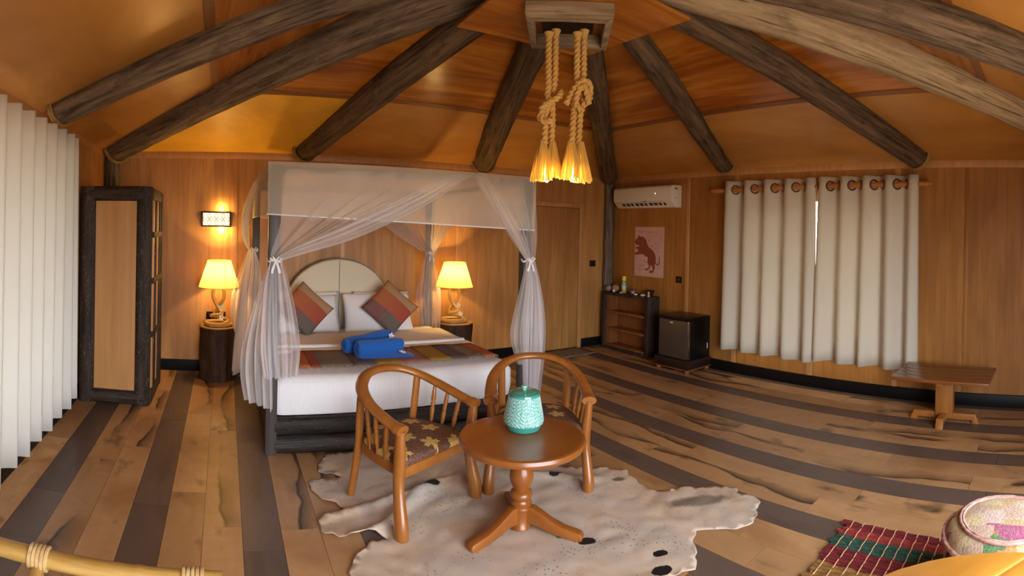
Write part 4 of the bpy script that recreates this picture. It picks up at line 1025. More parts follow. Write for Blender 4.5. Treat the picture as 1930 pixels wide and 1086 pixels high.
def armchair(label, loc, rz):
    root = thing('armchair', label, 'chair', loc, rz, 'round-backed wooden armchairs')
    W = M['chairwood']; SH = .355
    # horseshoe rail: local +y is the front
    def rail(u):  # u -1..1
        a = u * pi * .62; s_ = sin(a)
        xx = .315 * sin(u * pi / 2 * 1.0) if abs(u) < .62 else None
        return a
    key = [(.318, .27, .578), (.322, .20, .590), (.318, .08, .618), (.300, -.05, .655), (.245, -.17, .700), (.135, -.255, .738), (0, -.285, .748)]
    pts = key + [(-x_, y_, z_) for x_, y_, z_ in key[-2::-1]]
    RP = smoothpath(pts, 6)
    MB().tube(RP, [.024 + .005 * (abs(i / (len(RP) - 1) - .5) > .44) for i in range(len(RP))], 14, flat=1.65, up=(0, 0, 1)).build('arm_rail', W, root, smooth=60)
    # front legs rising into the arms
    for s_ in (-1, 1):
        fp = [(.320 * s_, .280, 0), (.322 * s_, .276, .07), (.312 * s_, .246, .20), (.305 * s_, .232, .30), (.306 * s_, .238, .40), (.316 * s_, .248, .52), (.318 * s_, .250, .575)]
        MB().tube(smoothpath(fp, 5), [.043 - .011 * min(1, i / 30) + .003 * sin(i * .4) for i in range(31)], 12, flat=.85, up=(0, 1, 0)).build('front_leg', W, root, smooth=55)
        bp = [(.235 * s_, -.265, 0), (.232 * s_, -.235, .16), (.23 * s_, -.205, .34), (.238 * s_, -.19, .50), (.243 * s_, -.172, .695)]
        MB().tube(smoothpath(bp, 5), .020, 10, flat=1.45, up=(0, 1, 0)).build('back_leg', W, root, smooth=55)
        for q, (sx_, sy_, rx_, ry_, rzz) in enumerate(((.285, .10, .320, .14, .600), (.275, .02, .317, .04, .628), (.262, -.06, .300, -.06, .656))):
            turned((sx_ * s_, sy_, SH + .01), (rx_ * s_, ry_, rzz), .0145).build('spindle', W, root, smooth=55)
    # seat frame and cushion
    outline = [(-.295, .255), (.295, .255), (.292, .10), (.270, -.06), (.225, -.185), (.12, -.240), (0, -.252), (-.12, -.240), (-.225, -.185), (-.270, -.06), (-.292, .10)]
    SP = [(p.x, p.y) for p in smoothpath([(x_, y_, 0) for x_, y_ in outline[1:] + outline[:1]], 4)]
    MB().prism(SP, SH - .05, SH + .008).build('seat_frame', W, root, bevel=.006)
    m = MB(); rows = []
    for sc_, zz in ((.965, 0), (.985, .018), (.97, .036), (.90, .050), (.7, .060), (.35, .066)):
        rows.append([(p[0] * sc_, .01 + (p[1] - .01) * sc_, SH + .006 + zz) for p in SP])
    m.grid(rows, closed=True); L = len(SP); m.f.append(tuple(5 * L + i for i in range(L)))
    m.build('seat_cushion', M['leaf'], root, smooth=60)
    return root
def face(fx, fy): return atan2(fy, fx) - pi / 2
armchair('wooden round-backed armchair with leaf-print seat, left one nearest the bed foot', (1.135, 3.055, .009), face(.42, -.905))
armchair('wooden round-backed armchair half hidden behind the small round table', (2.055, 3.03, .009), face(-.479, -.878))

# ---------------------------------------------------------------- pedestal table and jar
M['tablewood'] = wood('table_varnished_wood', (.23, .064, .009), (.28, .088, .013), (.20, .055, .007), (1, 1, .4), 5, .30, .01, 0, .25, .25)
tb = thing('pedestal_table', 'small round wooden pedestal table with turned column and three feet', 'table', (1.605, 2.50, .009), 0)
TZ_ = .525
MB().lathe([(.0, TZ_ - .045), (.335, TZ_ - .045), (.352, TZ_ - .036), (.358, TZ_ - .020), (.352, TZ_ - .004), (.340, TZ_), (.325, TZ_ - .001), (0, TZ_ - .001)], 72, cap=False).build('tabletop', M['tablewood'], tb, smooth=40)
MB().lathe([(.050, .012), (.058, .015), (.058, .026), (.053, .032), (.053, .112), (.058, .120), (.061, .128), (.056, .136), (.060, .146), (.061, .154), (.052, .164), (.050, .172), (.062, .186), (.065, .200), (.058, .216), (.044, .226), (.046, .236), (.060, .262), (.068, .295), (.064, .330), (.048, .368), (.044, .40), (.044, .455), (.08, .482)], 28).build('column', M['tablewood'], tb, smooth=40)
def foot(a):
    prof = [(.03, .142), (.08, .140), (.12, .120), (.18, .088), (.25, .062), (.32, .050), (.35, .042), (.365, .024), (.355, .0), (.31, .0), (.24, .010), (.17, .024), (.12, .040), (.08, .048), (.03, .046)]
    m = MB(); n = len(prof); w = .027
    v = [(p[0], -w, p[1]) for p in prof] + [(p[0], w, p[1]) for p in prof]
    m.add(v, [tuple(range(n))[::-1], tuple(range(n, 2 * n))] + [(i, (i + 1) % n, n + (i + 1) % n, n + i) for i in range(n)])
    m.build('foot', M['tablewood'], tb, bevel=.008, rot=(0, 0, a))
for a in (atan2(2.44 - 2.50, 1.283 - 1.605), atan2(2.253 - 2.50, 1.80 - 1.605), radians(70)): foot(a)
# ceramic jar
def jar():
    root = thing('ceramic_jar', 'turquoise lidded ceramic jar with carved diamond pattern on the round table', 'jar', (1.665, 2.585, .009 + TZ_), .35)
    prof = [(.088, 0), (.096, .006), (.113, .045), (.115, .06), (.108, .10), (.098, .15), (.090, .19), (.086, .205), (.084, .212)]
    n = 240; mz = 90; H_ = .212
    def rad(z):
        for (r0, z0), (r1, z1) in zip(prof, prof[1:]):
            if z0 <= z <= z1: t_ = (z - z0) / (z1 - z0); return r0 + (r1 - r0) * t_
        return prof[-1][0]
    def pat(a, z):
        u = (a / (2 * pi) * 4) % 1.0; w = (z - .04) / .155
        if w < 0 or w > 1: return 0
        d = abs(u - .5) * 2; q = abs(w - .5) * 2
        k = d + q                              # diamond distance
        f = (k * 3.6 + .12) % 1.0
        if f < .30: return 1.0
        if .5 < f < .80: return .9 if ((u * 22) % 1.0) < .55 else .1
        return 0
    m = MB(); rows = []; col_ = []
    for i in range(mz + 1):
        z = H_ * i / mz; row = []
        for j in range(n):
            a = 2 * pi * j / n; p = pat(a, z); r = rad(z) + .0030 * p; row.append((r * cos(a), r * sin(a), z)); col_.append(p)
        rows.append(row)
    m.grid(rows, closed=True); m.f.append(tuple(range(n))[::-1])
    body = m.build('body', M['glaze'], root, smooth=60, fix=False)
    at_ = body.data.attributes.new('relief', 'FLOAT', 'POINT')
    at_.data.foreach_set('value', col_)
    MB().lathe([(.084, .205), (.090, .209), (.091, .214), (.086, .217), (.078, .215), (.078, .205)], 48).build('rim', M['glaze2'], root, smooth=50)
    ld = MB().lathe([(.077, .210), (.077, .217), (.070, .221), (.03, .225), (.0, .226)], 48, cap=False).build('lid', M['glaze2'], root, smooth=40)
    MB().lathe([(.013, .224), (.010, .231), (.015, .237), (.018, .244), (.015, .250), (.0, .252)], 24, cap=False).build('knob', M['glaze3'], ld, smooth=50)
t = NT('turquoise_glaze'); a_ = t.n('Attribute', attribute_name='relief').outputs['Fac']
t.col(t.mix(a_, (.045, .30, .25), (.50, .74, .68))); t.rough(.16); t.set(Coat_Weight=.5); M['glaze'] = t.m
M['glaze2'] = plain('turquoise_glaze_dark', (.055, .24, .18), .12, Coat_Weight=.5)
M['glaze3'] = plain('turquoise_glaze_light', (.20, .50, .42), .15, Coat_Weight=.5)
jar()

# ---------------------------------------------------------------- air conditioner
M['acwhite'] = plain('ac_white_plastic', (.82, .74, .64), .35)
M['acdark'] = plain('ac_dark_slot', (.06, .05, .045), .5)
ac = thing('air_conditioner', 'white split air conditioner mounted high beside the corner post', 'air conditioner', (XR - .002, 5.13, 2.185))
L0, L1 = -.50, .62
prof = [(0, -.14), (0, .155), (-.06, .160), (-.19, .150), (-.215, .125), (-.222, .02), (-.214, -.045), (-.118, -.14), (-.04, -.14)]
n = len(prof); m = MB(); v = [(p[0], L0, p[1]) for p in prof] + [(p[0], L1, p[1]) for p in prof]
m.add(v, [tuple(range(n)), tuple(range(n, 2 * n))[::-1]] + [(i, (i + 1) % n, n + (i + 1) % n, n + i) for i in range(n)])
m.build('casing', M['acwhite'], ac, bevel=.006)
Mx = Matrix.Translation((-.166, 0, -.0925)) @ Matrix.Rotation(radians(44.7), 4, 'Y')
MB().box(-.046, .046, -.37, .51, -.003, .003, Mx).build('outlet_slot', M['acdark'], ac)
MB().box(-.050, -.034, -.39, .53, -.014, -.006, Mx).build('louvre', M['acwhite'], ac, bevel=.003)
MB().box(.020, .050, -.39, .53, -.014, -.006, Mx).build('louvre', M['acwhite'], ac, bevel=.003)
for k in range(10):
    yy = -.33 + k * .09
    MB().box(-.036, .036, yy, yy + .012 + .016 * (k % 3 == 0), -.009, -.002, Mx).build('vane', M['acwhite'], ac)
box(-.2235, -.221, -.06, .02, -.062, -.052).build('logo_mark', plain('ac_grey_print', (.25, .22, .2), .5), ac)
MB().lathe([(0, 0), (.007, 0), (.007, .002), (0, .002)], 12, Matrix.Translation((-.2225, -.22, .045)) @ Matrix.Rotation(-pi / 2, 4, 'Y'), cap=False).build('indicator_light', emit('ac_led', (1.0, .7, .75), 3), ac)
box(-.14, -.09, L0 - .002, L0 + .001, .10, .118).build('sticker', M['acdark'], ac)
box(-.13, -.118, L0 - .002, L0 + .001, -.02, -.005).build('screw_cover', M['acdark'], ac)

# ---------------------------------------------------------------- animal poster (flat print)
ps = thing('animal_poster', 'pinkish paper poster with a red-brown prowling big cat print', 'poster', (XR - .001, 5.215, 1.43), -pi / 2)
PW_, PH_ = .285, .352
t = NT('poster_paper'); c = t.ramp(t.noise(t.coord('Object'), 7, 4, .6), [(.3, (.62, .36, .29)), (.7, (.74, .47, .39))]); t.col(c); t.rough(.7); M['paper'] = t.m
box(-PW_, PW_, -.003, 0, -PH_, PH_).build('paper', M['paper'], ps)
M['ink'] = plain('poster_ink', (.27, .06, .032), .7); M['ink2'] = plain('poster_ink_faint', (.34, .16, .12), .7)
def px(u, v): return ((u - 328) / 257 * PW_, (540 - v) / 460 * PH_)
cat_ = [(75, 330), (100, 300), (120, 290), (130, 245), (148, 235), (160, 265), (200, 258), (245, 280), (280, 330), (295, 400), (330, 460), (385, 500), (430, 560), (450, 640), (452, 720), (470, 760), (500, 745), (508, 600), (516, 600), (518, 750), (490, 778), (455, 768), (440, 740), (432, 790), (440, 830), (420, 880), (405, 920), (360, 930), (338, 910), (350, 885), (395, 880), (402, 840), (380, 790), (362, 770), (355, 830), (325, 875), (280, 886), (258, 868), (275, 850), (318, 845), (335, 800), (305, 730), (310, 640), (260, 620), (230, 590), (160, 590), (100, 610), (66, 600), (80, 570), (130, 545), (135, 500), (100, 495), (80, 475), (100, 455), (145, 450), (150, 425), (100, 420), (70, 380)]
pts = [px(*q) for q in cat_]
bm = bmesh.new(); vs = [bm.verts.new((p[0], -.0042, p[1])) for p in pts]; es = [bm.edges.new((vs[i], vs[(i + 1) % len(vs)])) for i in range(len(vs))]
bmesh.ops.triangle_fill(bm, use_beauty=True, edges=es); me = bpy.data.meshes.new('big_cat_print'); bm.to_mesh(me); bm.free(); me.materials.append(M['ink'])
o = bpy.data.objects.new('big_cat_print', me); COL.objects.link(o); o.parent = ps
pr = MB(); rnd = random.Random(2)
def mark(u0, v0, u1, v1, w=3):
    a, b = Vector((*px(u0, v0), 0)), Vector((*px(u1, v1), 0)); d = (b - a).normalized(); nn = Vector((-d.y, d.x, 0)) * (w / 257 * PW_)
    q = [a - nn, b - nn, b + nn, a + nn]; pr.add([(p.x, -.0040, p.y) for p in q], [(0, 1, 2, 3)])
for k in range(26):
    u0 = 140 + k * 13; mark(u0, 170 + rnd.uniform(-18, 14), u0 + rnd.uniform(4, 14), 180 + rnd.uniform(-18, 14), 3)
for q in ((310, 340, 330, 315), (350, 345, 362, 362), (440, 470, 455, 475), (480, 460, 492, 478), (475, 515, 490, 520), (240, 700, 250, 740), (282, 740, 298, 745), (225, 780, 245, 790), (350, 435, 400, 430)): mark(*q, 5)
for v_ in (800, 820, 860, 882): mark(75, v_, 250, v_ + rnd.uniform(-4, 4), 1.6)
mark(370, 230, 480, 430, 1.5)
o = pr.build('sketch_marks', M['ink2'], ps); o['kind'] = 'stuff'

# ---------------------------------------------------------------- dark bookshelf with ornaments
M['shelfdark'] = logmat('shelf_dark_timber', (.018, .011, .008), (.07, .045, .03), along=2, rough=.6)
M['shelfback'] = wood('shelf_red_wood', (.20, .062, .015), (.28, .095, .026), None, (1, 1, .1), 16, .4, .05)
sy0, sy1, sx0, sz = 4.955, 5.910, 5.13, .825
sh_ = thing('low_bookshelf', 'low empty bookshelf of dark timber with red-brown back, ornaments on top', 'shelf', ((sx0 + XR) / 2, (sy0 + sy1) / 2, 0))
ox, oy = sh_.location.x, sh_.location.y
def S_(a, b, c, d, e, f): return box(a - ox, b - ox, c - oy, d - oy, e, f)
S_(sx0, XR - .035, sy0, sy0 + .075, 0, sz).build('end_post', M['shelfdark'], sh_, bevel=.008)
S_(sx0, XR - .035, sy1 - .06, sy1, 0, sz).build('end_post', M['shelfdark'], sh_, bevel=.008)
S_(sx0 - .012, XR - .034, sy0 + .075, sy1 - .06, sz - .035, sz - .002).build('top_board', M['shelfdark'], sh_, bevel=.004)
S_(XR - .06, XR - .04, sy0 + .075, sy1 - .06, .05, sz - .035).build('back_panel', M['shelfback'], sh_)
for z in (.045, .285, .53): S_(sx0 + .01, XR - .06, sy0 + .075, sy1 - .06, z, z + .028).build('shelf_board', M['shelfback'], sh_, bevel=.003)
S_(sx0 + .004, sx0 + .03, sy0 + .075, sy1 - .06, .0, .05).build('plinth', M['shelfdark'], sh_)
S_(sx0 + .04, XR - .062, sy1 - .14, sy1 - .065, .075, sz - .035).build('side_lining', M['shelfback'], sh_)
TOP = sz + .0
def shell(label, x_, y_, r, col_, seed, sq=.8, group='stones and shells on the bookshelf', name='seashell', cat='shell'):
    rnd = random.Random(seed); m = MB(); n = 20; rows = []
    for i in range(13):
        p = -pi / 2 + pi * i / 12; rows.append([(r * cos(p) * cos(j * 2 * pi / n) * (1 + .06 * sin(3 * j + seed)), r * cos(p) * sin(j * 2 * pi / n) * (1 + .05 * sin(2 * j + i * .4)), r * sq * (sin(p) + 1) ) for j in range(n)])
    m.grid(rows, closed=True)
    t = NT('shell_' + str(seed)); c = t.ramp(t.noise(t.coord('Object'), 40, 4, .6, 1), [(.35, col_), (.65, tuple(q * .6 for q in col_))]); t.col(c); t.rough(.5)
    o = m.build(name, t.m, smooth=60, loc=(x_, y_, TOP)); return tag(o, label, cat, group)
shell('round grey-brown stone ball at the left end of the bookshelf top', 5.19, 5.835, .047, (.34, .25, .18), 1, 1, name='stone_ball', cat='ornament')
shell('larger round orange-brown stone ball, second from the left on the bookshelf', 5.23, 5.73, .055, (.42, .24, .12), 2, 1, name='stone_ball', cat='ornament')
shell('upright white shell in front of the orange-brown stone ball', 5.165, 5.69, .026, (.70, .60, .52), 3, 1)
shell('flat beige shell in front of the yellow spray can', 5.155, 5.52, .035, (.55, .42, .32), 4, .4)
shell('flat white shell left of the two right-hand shells on the bookshelf', 5.155, 5.23, .030, (.72, .62, .55), 5, .5)
shell('flat white shell nearest the dark bowl on the bookshelf', 5.165, 5.10, .038, (.72, .62, .55), 6, .45)
can = thing('spray_can', 'yellow-capped aerosol spray can with green label on the bookshelf', 'spray can', (5.225, 5.545, TOP))
t = NT('can_label'); zz = t.sep(t.n('TexCoord').outputs['Object'])[2]; nn = t.noise(t.coord('Object', (1, 1, 1)), 38, 3, .6)
c = t.ramp(t.math('MULTIPLY', zz, 5.0), [(.10, (.30, .36, .02)), (.32, (.45, .50, .06)), (.36, (.62, .64, .55)), (.70, (.10, .26, .10)), (.86, (.05, .16, .08))]); c = t.mix(t.math('MULTIPLY', t.ramp(nn, [(.5, 0.0), (.6, 1.0)]), .7), c, (.70, .72, .66)); t.col(c); t.rough(.3)
MB().lathe([(.030, 0), (.033, .004), (.033, .165), (.028, .178), (.026, .182)], 24).build('can_body', t.m, can, smooth=40)
MB().lathe([(.026, .180), (.031, .182), (.031, .235), (.027, .243), (.0, .245)], 24, cap=False).build('cap', plain('can_cap_yellow', (.78, .55, .01), .35), can, smooth=40)
jr = thing('small_jar', 'tiny glass jar with dark lid in the middle of the bookshelf top', 'jar', (5.21, 5.34, TOP))
MB().lathe([(.026, 0), (.034, .01), (.036, .035), (.030, .055), (.024, .06)], 20).build('jar_body', plain('jar_silver', (.45, .36, .28), .15, Metallic=.6), jr, smooth=50)
MB().lathe([(.024, .058), (.026, .062), (.026, .075), (.0, .080)], 20, cap=False).build('lid', plain('jar_lid', (.10, .04, .03), .3), jr, smooth=50)
bw = thing('dark_bowl', 'small dark flared bowl at the right end of the bookshelf', 'bowl', (5.24, 5.03, TOP))
MB().lathe([(.028, 0), (.034, .012), (.048, .05), (.066, .085), (.062, .086), (.044, .05), (.024, .016), (0, .014)], 24, cap=False).build('bowl_body', plain('bowl_dark', (.03, .012, .010), .3), bw, smooth=50)
fg = thing('figurine', 'tiny pale figurine standing in front of the dark bowl', 'ornament', (5.165, 4.99, TOP))
MB().lathe([(.012, 0), (.020, .008), (.016, .03), (.009, .042)], 14).build('figurine_body', plain('figurine_pink', (.62, .36, .26), .5), fg, smooth=60)
MB().lathe([(0, .040), (.012, .044), (.017, .058), (.012, .072), (0, .076)], 14, cap=False).build('figurine_head', plain('figurine_face', (.66, .42, .32), .5), fg, smooth=60)

# ---------------------------------------------------------------- mini fridge on a stand
M['frblack'] = plain('fridge_black', (.004, .004, .004), .3, Specular_IOR_Level=.3); M['frdoor'] = plain('fridge_door_grey', (.085, .064, .052), .35, Metallic=.3); M['chrome'] = plain('fridge_trim', (.55, .53, .55), .2, Metallic=1.0)
fx0, fx1, fy0_, fy1_ = 4.93, 5.365, 4.085, 4.57
fs = thing('fridge_stand', 'low dark wooden stand with short red feet under the mini fridge', 'stand', ((fx0 + fx1) / 2 - .02, (fy0_ + fy1_) / 2, 0))
hx, hy = (fx1 - fx0) / 2 + .015, (fy1_ - fy0_) / 2 + .03
box(-hx, hx, -hy, hy, .05, .155).build('plinth_box', plain('stand_dark', (.020, .008, .006), .4), fs, bevel=.004)
box(-hx - .004, hx + .004, -hy - .004, hy + .004, .038, .05).build('bottom_edge', M['shelfback'], fs, bevel=.003)
for a in (-1, 1):
    for b in (-1, 1): MB().lathe([(.03, 0), (.036, .012), (.03, .038)], 14, Matrix.Translation((a * (hx - .04), b * (hy - .04), 0))).build('foot', M['shelfback'], fs, smooth=50)
fg_ = thing('mini_fridge', 'small black mini fridge with dark grey door beside the bookshelf', 'fridge', ((fx0 + fx1) / 2, (fy0_ + fy1_) / 2, .156))
hx, hy, fh = (fx1 - fx0) / 2, (fy1_ - fy0_) / 2, .505
box(-hx + .045, hx, -hy, hy, 0, fh).build('cabinet', M['frblack'], fg_, bevel=.006)
dm = MB(); n = 10; rows = []
for j in range(n + 1): u = -1 + 2 * j / n; rows.append((-hx + .012 * u * u - .006, hy * u))
poly = rows + [(-hx + .043, hy), (-hx + .043, -hy)]
dm.prism([(p[0], p[1]) for p in poly], .008, fh - .035).build('door', M['frdoor'], fg_, bevel=.003)
box(-hx + .004, -hx + .030, -hy - .003, -hy + .012, .008, fh - .035).build('door_trim', M['chrome'], fg_, bevel=.003)
box(-hx - .01, hx, -hy - .004, hy + .004, fh - .03, fh + .006).build('top', M['frblack'], fg_, bevel=.008)
box(-hx - .009, -hx - .004, .0, .045, fh - .075, fh - .058).build('badge', plain('badge_white', (.7, .66, .6), .4), fg_)
box(-hx - .009, -hx - .004, .015, .025, .03, .038).build('lock', M['chrome'], fg_)
box(hx - .06, hx - .045, -hy - .002, -hy + .001, .10, .17).build('sticker', plain('sticker_white', (.6, .6, .58), .5), fg_)

# ---------------------------------------------------------------- low trestle table by the right wall
M['pine'] = wood('red_pine', (.17, .048, .011), (.25, .080, .019), (.11, .028, .006), (1, .07, 1), 22, .28, .05, 5, .5, .4)
M['pine_z'] = wood('red_pine_upright', (.30, .105, .020), (.40, .155, .032), (.20, .06, .012), (1, 1, .08), 20, .35, .05, 5, .4)
bn = thing('low_side_table', 'low red-brown plank table on a cross-foot post below the right curtain', 'table', (4.87, 1.015, 0))
for k in range(5):
    x0 = -.30 + k * .122
    box(x0, x0 + .121, -.445, .445, .415, .445).build('plank', M['pine'], bn, bevel=.004)
box(-.05, .05, -.082, .082, .05, .415).build('post', M['pine_z'], bn, bevel=.005)
for mm in (1,):
    box(-.24, .24, -.030, .030, .375, .414).build('top_brace', M['pine_z'], bn, bevel=.004)
def footbeam(L, w, rz):
    pf = [(-L, 0), (-L + .04, .085), (L - .04, .085), (L, 0), (L - .07, 0), (L - .07, .03), (-L + .07, .03), (-L + .07, 0)]; n = len(pf)
    v = [(p[0], -w, p[1]) for p in pf] + [(p[0], w, p[1]) for p in pf]
    MB().add(v, [tuple(range(n))[::-1], tuple(range(n, 2 * n))] + [(i, (i + 1) % n, n + (i + 1) % n, n + i) for i in range(n)]).build('foot_beam', M['pine_z'], bn, rot=(0, 0, rz), bevel=.003)
footbeam(.33, .034, pi / 2); footbeam(.26, .033, 0)

# ---------------------------------------------------------------- doormat at the door
t = NT('doormat_fabric'); n_ = t.noise(t.coord('Object'), 60, 4, .6); t.col(t.ramp(n_, [(.3, (.16, .11, .075)), (.7, (.25, .18, .13))])); t.rough(.95); t.bump(n_, .4, .004)
m = MB(); rows = [[(3.98 + .78 * u / 12 + .05 * (1 - v / 8), 5.60 + .40 * v / 8, .010 + .006 * sin(u * 1.3 + v)) for u in range(13)] for v in range(9)]
m.grid(rows); o = m.build('doormat', t.m, smooth=60); o.modifiers.new('t', 'SOLIDIFY').thickness = -.008; tag(o, 'thin worn grey-brown mat lying on the floor before the door', 'mat')

# ---------------------------------------------------------------- rag rug, pouf, round table in the right foreground
rr_ = thing('rag_rug', 'red, green and ochre rag rug with pale warp lines under the pouf', 'rug', (2.45, .55, 0))
def ragmat(name, c, c2):
    t = NT(name); n_ = t.noise(t.coord('Object', (1, .4, 1)), 60, 4, .65); t.col(t.ramp(n_, [(.35, c), (.65, c2)])); t.rough(.95); t.bump(n_, .9, .01); return t.m
bands = [(.47, .395, 'red'), (.395, .32, 'coral'), (.32, .20, 'green'), (.20, .05, 'red'), (.05, -.14, 'ochre'), (-.14, -.28, 'red'), (-.28, -.42, 'green'), (-.42, -.52, 'red')]
RC = dict(red=((.11, .005, .010), (.20, .014, .014)), coral=((.20, .014, .014), (.36, .05, .03)), green=((.012, .040, .024), (.03, .10, .065)), ochre=((.19, .085, .015), (.29, .145, .032)))
rnd = random.Random(8)
for a, b, nm in bands:
    mt = M.setdefault('rag_' + nm, ragmat('rag_' + nm, *RC[nm]))
    k = max(2, round((a - b) / .030)); w = (a - b) / k
    m = MB()
    for q in range(k):
        xx = a - (q + .5) * w
        m.tube([(xx + rnd.uniform(-.003, .003), .63 - 1.0 * i / 30 + (rnd.uniform(-.02, .02) if i == 0 else 0), .010 + .003 * sin(i * 1.4 + q * pi)) for i in range(31)], [.0135 + rnd.uniform(-.002, .002) for _ in range(31)], 7, flat=w / .027 * 1.05, up=(0, 0, 1))
    o = m.build('rag_band', mt, rr_, smooth=60)
m = MB()
for i in range(15):
    yy = .585 - i * .065; m.tube([(.47 - j * .99 / 40, yy + .0015 * sin(j * 1.7), .0225 + .002 * sin(j * 1.55)) for j in range(41)], .0034, 5)
o = m.build('warp_threads', fabric('warp_cream', (.55, .30, .14), 300), rr_, smooth=60); o['kind'] = 'stuff'

pf = thing('patchwork_pouf', 'round embroidered patchwork floor pouf with piping and small tassels', 'pouf', (2.475, .215, .026))
def patch(name):
    t = NT(name); v = t.coord('Object'); vo = t.n('TexVoronoi', distance='CHEBYCHEV'); t.put(vo.inputs['Vector'], v); vo.inputs['Scale'].default_value = 11; vo.inputs['Randomness'].default_value = .9
    key = t.sep(vo.outputs['Color'])[0]
    c = t.ramp(key, [(.0, (.46, .30, .14)), (.16, (.50, .38, .26)), (.30, (.44, .18, .035)), (.42, (.46, .31, .22)), (.55, (.30, .05, .14)), (.61, (.54, .42, .22)), (.76, (.04, .16, .05)), (.81, (.50, .36, .30)), (.93, (.46, .11, .02))], 'CONSTANT')
    st = t.noise(v, 95, 4, .7, 2); dots = t.n('TexVoronoi'); t.put(dots.inputs['Vector'], v); dots.inputs['Scale'].default_value = 70
    c = t.mix(t.math('MULTIPLY', t.ramp(st, [(.48, 0.0), (.6, 1.0)]), .5), c, (.50, .37, .26))
    c = t.mix(t.math('MULTIPLY', t.math('LESS_THAN', dots.outputs['Distance'], .22), .5), c, (.26, .08, .06))
    ed = t.n('TexVoronoi', feature='DISTANCE_TO_EDGE'); t.put(ed.inputs['Vector'], v); ed.inputs['Scale'].default_value = 11; ed.inputs['Randomness'].default_value = .9
    t.col(c); t.rough(.95); t.bump(t.math('ADD', st, t.math('MULTIPLY', dots.outputs['Distance'], .6)), .8, .008); return t.m
M['patch'] = patch('patchwork_embroidery'); M['pouf_side'] = ragmat('pouf_side_cloth', (.24, .13, .06), (.42, .26, .13)); M['piping'] = ragmat('pouf_piping', (.36, .17, .14), (.52, .30, .24))
PR, PHt = .285, .36
MB().lathe([(.25, 0), (.278, .02), (.285, .10), (.290, .22), (PR, PHt - .06)], 56).build('side', M['pouf_side'], pf, smooth=50)
MB().lathe([(PR, PHt - .06), (.275, PHt - .04), (.25, PHt - .012), (.20, PHt + .008), (.12, PHt + .020), (.05, PHt + .022), (0, PHt + .018)], 56, cap=False).build('top_patchwork', M['patch'], pf, smooth=50)
for r_, z_, w_ in ((.289, PHt - .062, .011), (.212, PHt + .007, .008), (.20, PHt + .010, .006)):
    MB().tube([(r_ * cos(q * 2 * pi / 72), r_ * sin(q * 2 * pi / 72), z_) for q in range(72)], w_, 8, closed=True, lobes=3, lobe=.2, twist=150).build('piping', M['piping'], pf, smooth=60)
for a in (2.2, 3.45):
    m = MB(); rnd = random.Random(3)
    for q in range(24): m.tube([(.292 * cos(a), .292 * sin(a), PHt - .065), (.305 * cos(a) + rnd.uniform(-.012, .012), .305 * sin(a) + rnd.uniform(-.012, .012), PHt - .115)], .003, 4)
    o = m.build('tassel', M['piping'] if a > 3 else M['base'], pf); o['kind'] = 'stuff'

M['honey'] = wood('honey_pine', (.55, .24, .030), (.66, .32, .05), (.26, .085, .012), (.10, 1, 1), 10, .22, .03, 7, .6, .5)
rt = thing('round_pine_table', 'round honey-coloured pine table of wide boards in the lower right corner', 'table', (1.15, .07, 0), radians(-38))
TR = .505
for k in range(5):
    a, b = -TR + k * .202, min(-TR + (k + 1) * .202 - .002, TR)
    ptsA = []
    for q in range(13):
        yy = a + (b - a) * q / 12; xx = sqrt(max(0, TR * TR - yy * yy)); ptsA.append((xx, yy))
    poly = ptsA + [(-x_, y_) for x_, y_ in ptsA[::-1]]
    poly = [p for i, p in enumerate(poly) if i == 0 or (Vector(p) - Vector(poly[i - 1])).length > 1e-4]
    MB().prism(poly, .69, .72).build('top_board', M['honey'], rt, bevel=.004)
MB().lathe([(.20, 0), (.20, .03), (.06, .06), (.05, .12), (.05, .62), (.12, .688)], 24).build('pedestal', M['honey'], rt, smooth=50)

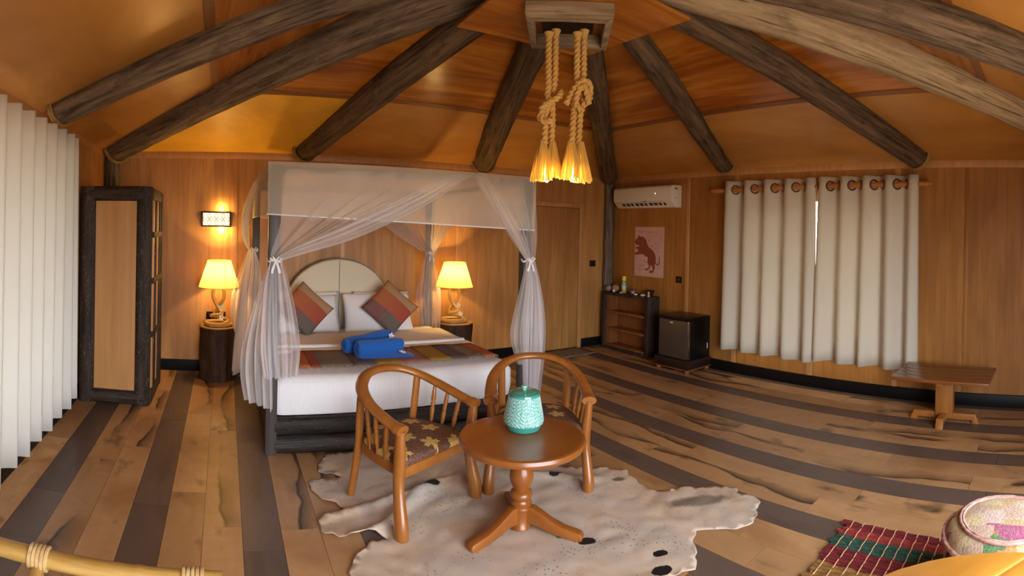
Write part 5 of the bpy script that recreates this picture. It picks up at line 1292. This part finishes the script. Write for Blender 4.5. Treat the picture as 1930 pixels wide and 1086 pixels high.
# ---------------------------------------------------------------- bamboo chair in the left foreground
t = NT('bamboo'); v = t.coord('Object', (1, 1, 1), 3.0); n_ = t.noise(t.coord('Object', (.3, 3, 3), 3.0), 9, 5, .6); t.col(t.ramp(n_, [(.3, (.28, .14, .025)), (.55, (.46, .27, .07)), (.75, (.58, .38, .14))])); t.rough(.35); M['bamboo'] = t.m
M['cane'] = wood('cane_binding', (.45, .28, .10), (.62, .44, .20), None, (1, 1, 1), 40, .5, .3)
bc = thing('bamboo_chair', 'bamboo chair rail with cane bindings in the lower left corner', 'chair', (-.55, 1.20, 0))
def bamboo(p0, p1, r, nodes):
    P0, P1 = Vector(p0), Vector(p1); P = []; R_ = []; N_ = 60
    for i in range(N_ + 1):
        u = i / N_; P.append(P0.lerp(P1, u)); d = min(abs(u - q) for q in nodes) * (P1 - P0).length
        R_.append(r * (1 + .10 * math.exp(-(d / .012) ** 2) - .02 * math.exp(-((d - .02) / .01) ** 2)))
    return MB().tube(P, R_, 14)
zr = .66
bamboo((-.62, .30, zr), (.56, .30, zr), .0265, (.02, .30, .545, .80)).build('top_rail', M['bamboo'], bc, smooth=50)
for xx in (.015, .475):
    bamboo((xx, .285, zr - .03), (xx, -.33, zr - .06), .020, (.2, .6, .9)).build('arm', M['bamboo'], bc, smooth=50)
    for yy in (.28, -.30): bamboo((xx, yy, 0), (xx, yy, zr - .02 if yy > 0 else zr - .06), .021, (.25, .6)).build('leg', M['bamboo'], bc, smooth=50)
    m = MB()
    for q in range(5): m.tube([(xx - .026 + q * .013, .30 + .030 * cos(k * pi / 10), zr + .030 * sin(k * pi / 10)) for k in range(20)], .0065, 6, closed=True)
    o = m.build('cane_binding', M['cane'], bc, smooth=50)
bamboo((.015, -.28, .40), (.475, -.28, .40), .018, (.4,)).build('seat_rail', M['bamboo'], bc, smooth=50)
bamboo((.015, .28, .40), (.475, .28, .40), .018, (.4,)).build('seat_rail', M['bamboo'], bc, smooth=50)
for k in range(8): bamboo((.05 + k * .055, -.29, .425), (.05 + k * .055, .29, .425), .014, (.3, .7)).build('seat_slat', M['bamboo'], bc, smooth=50)
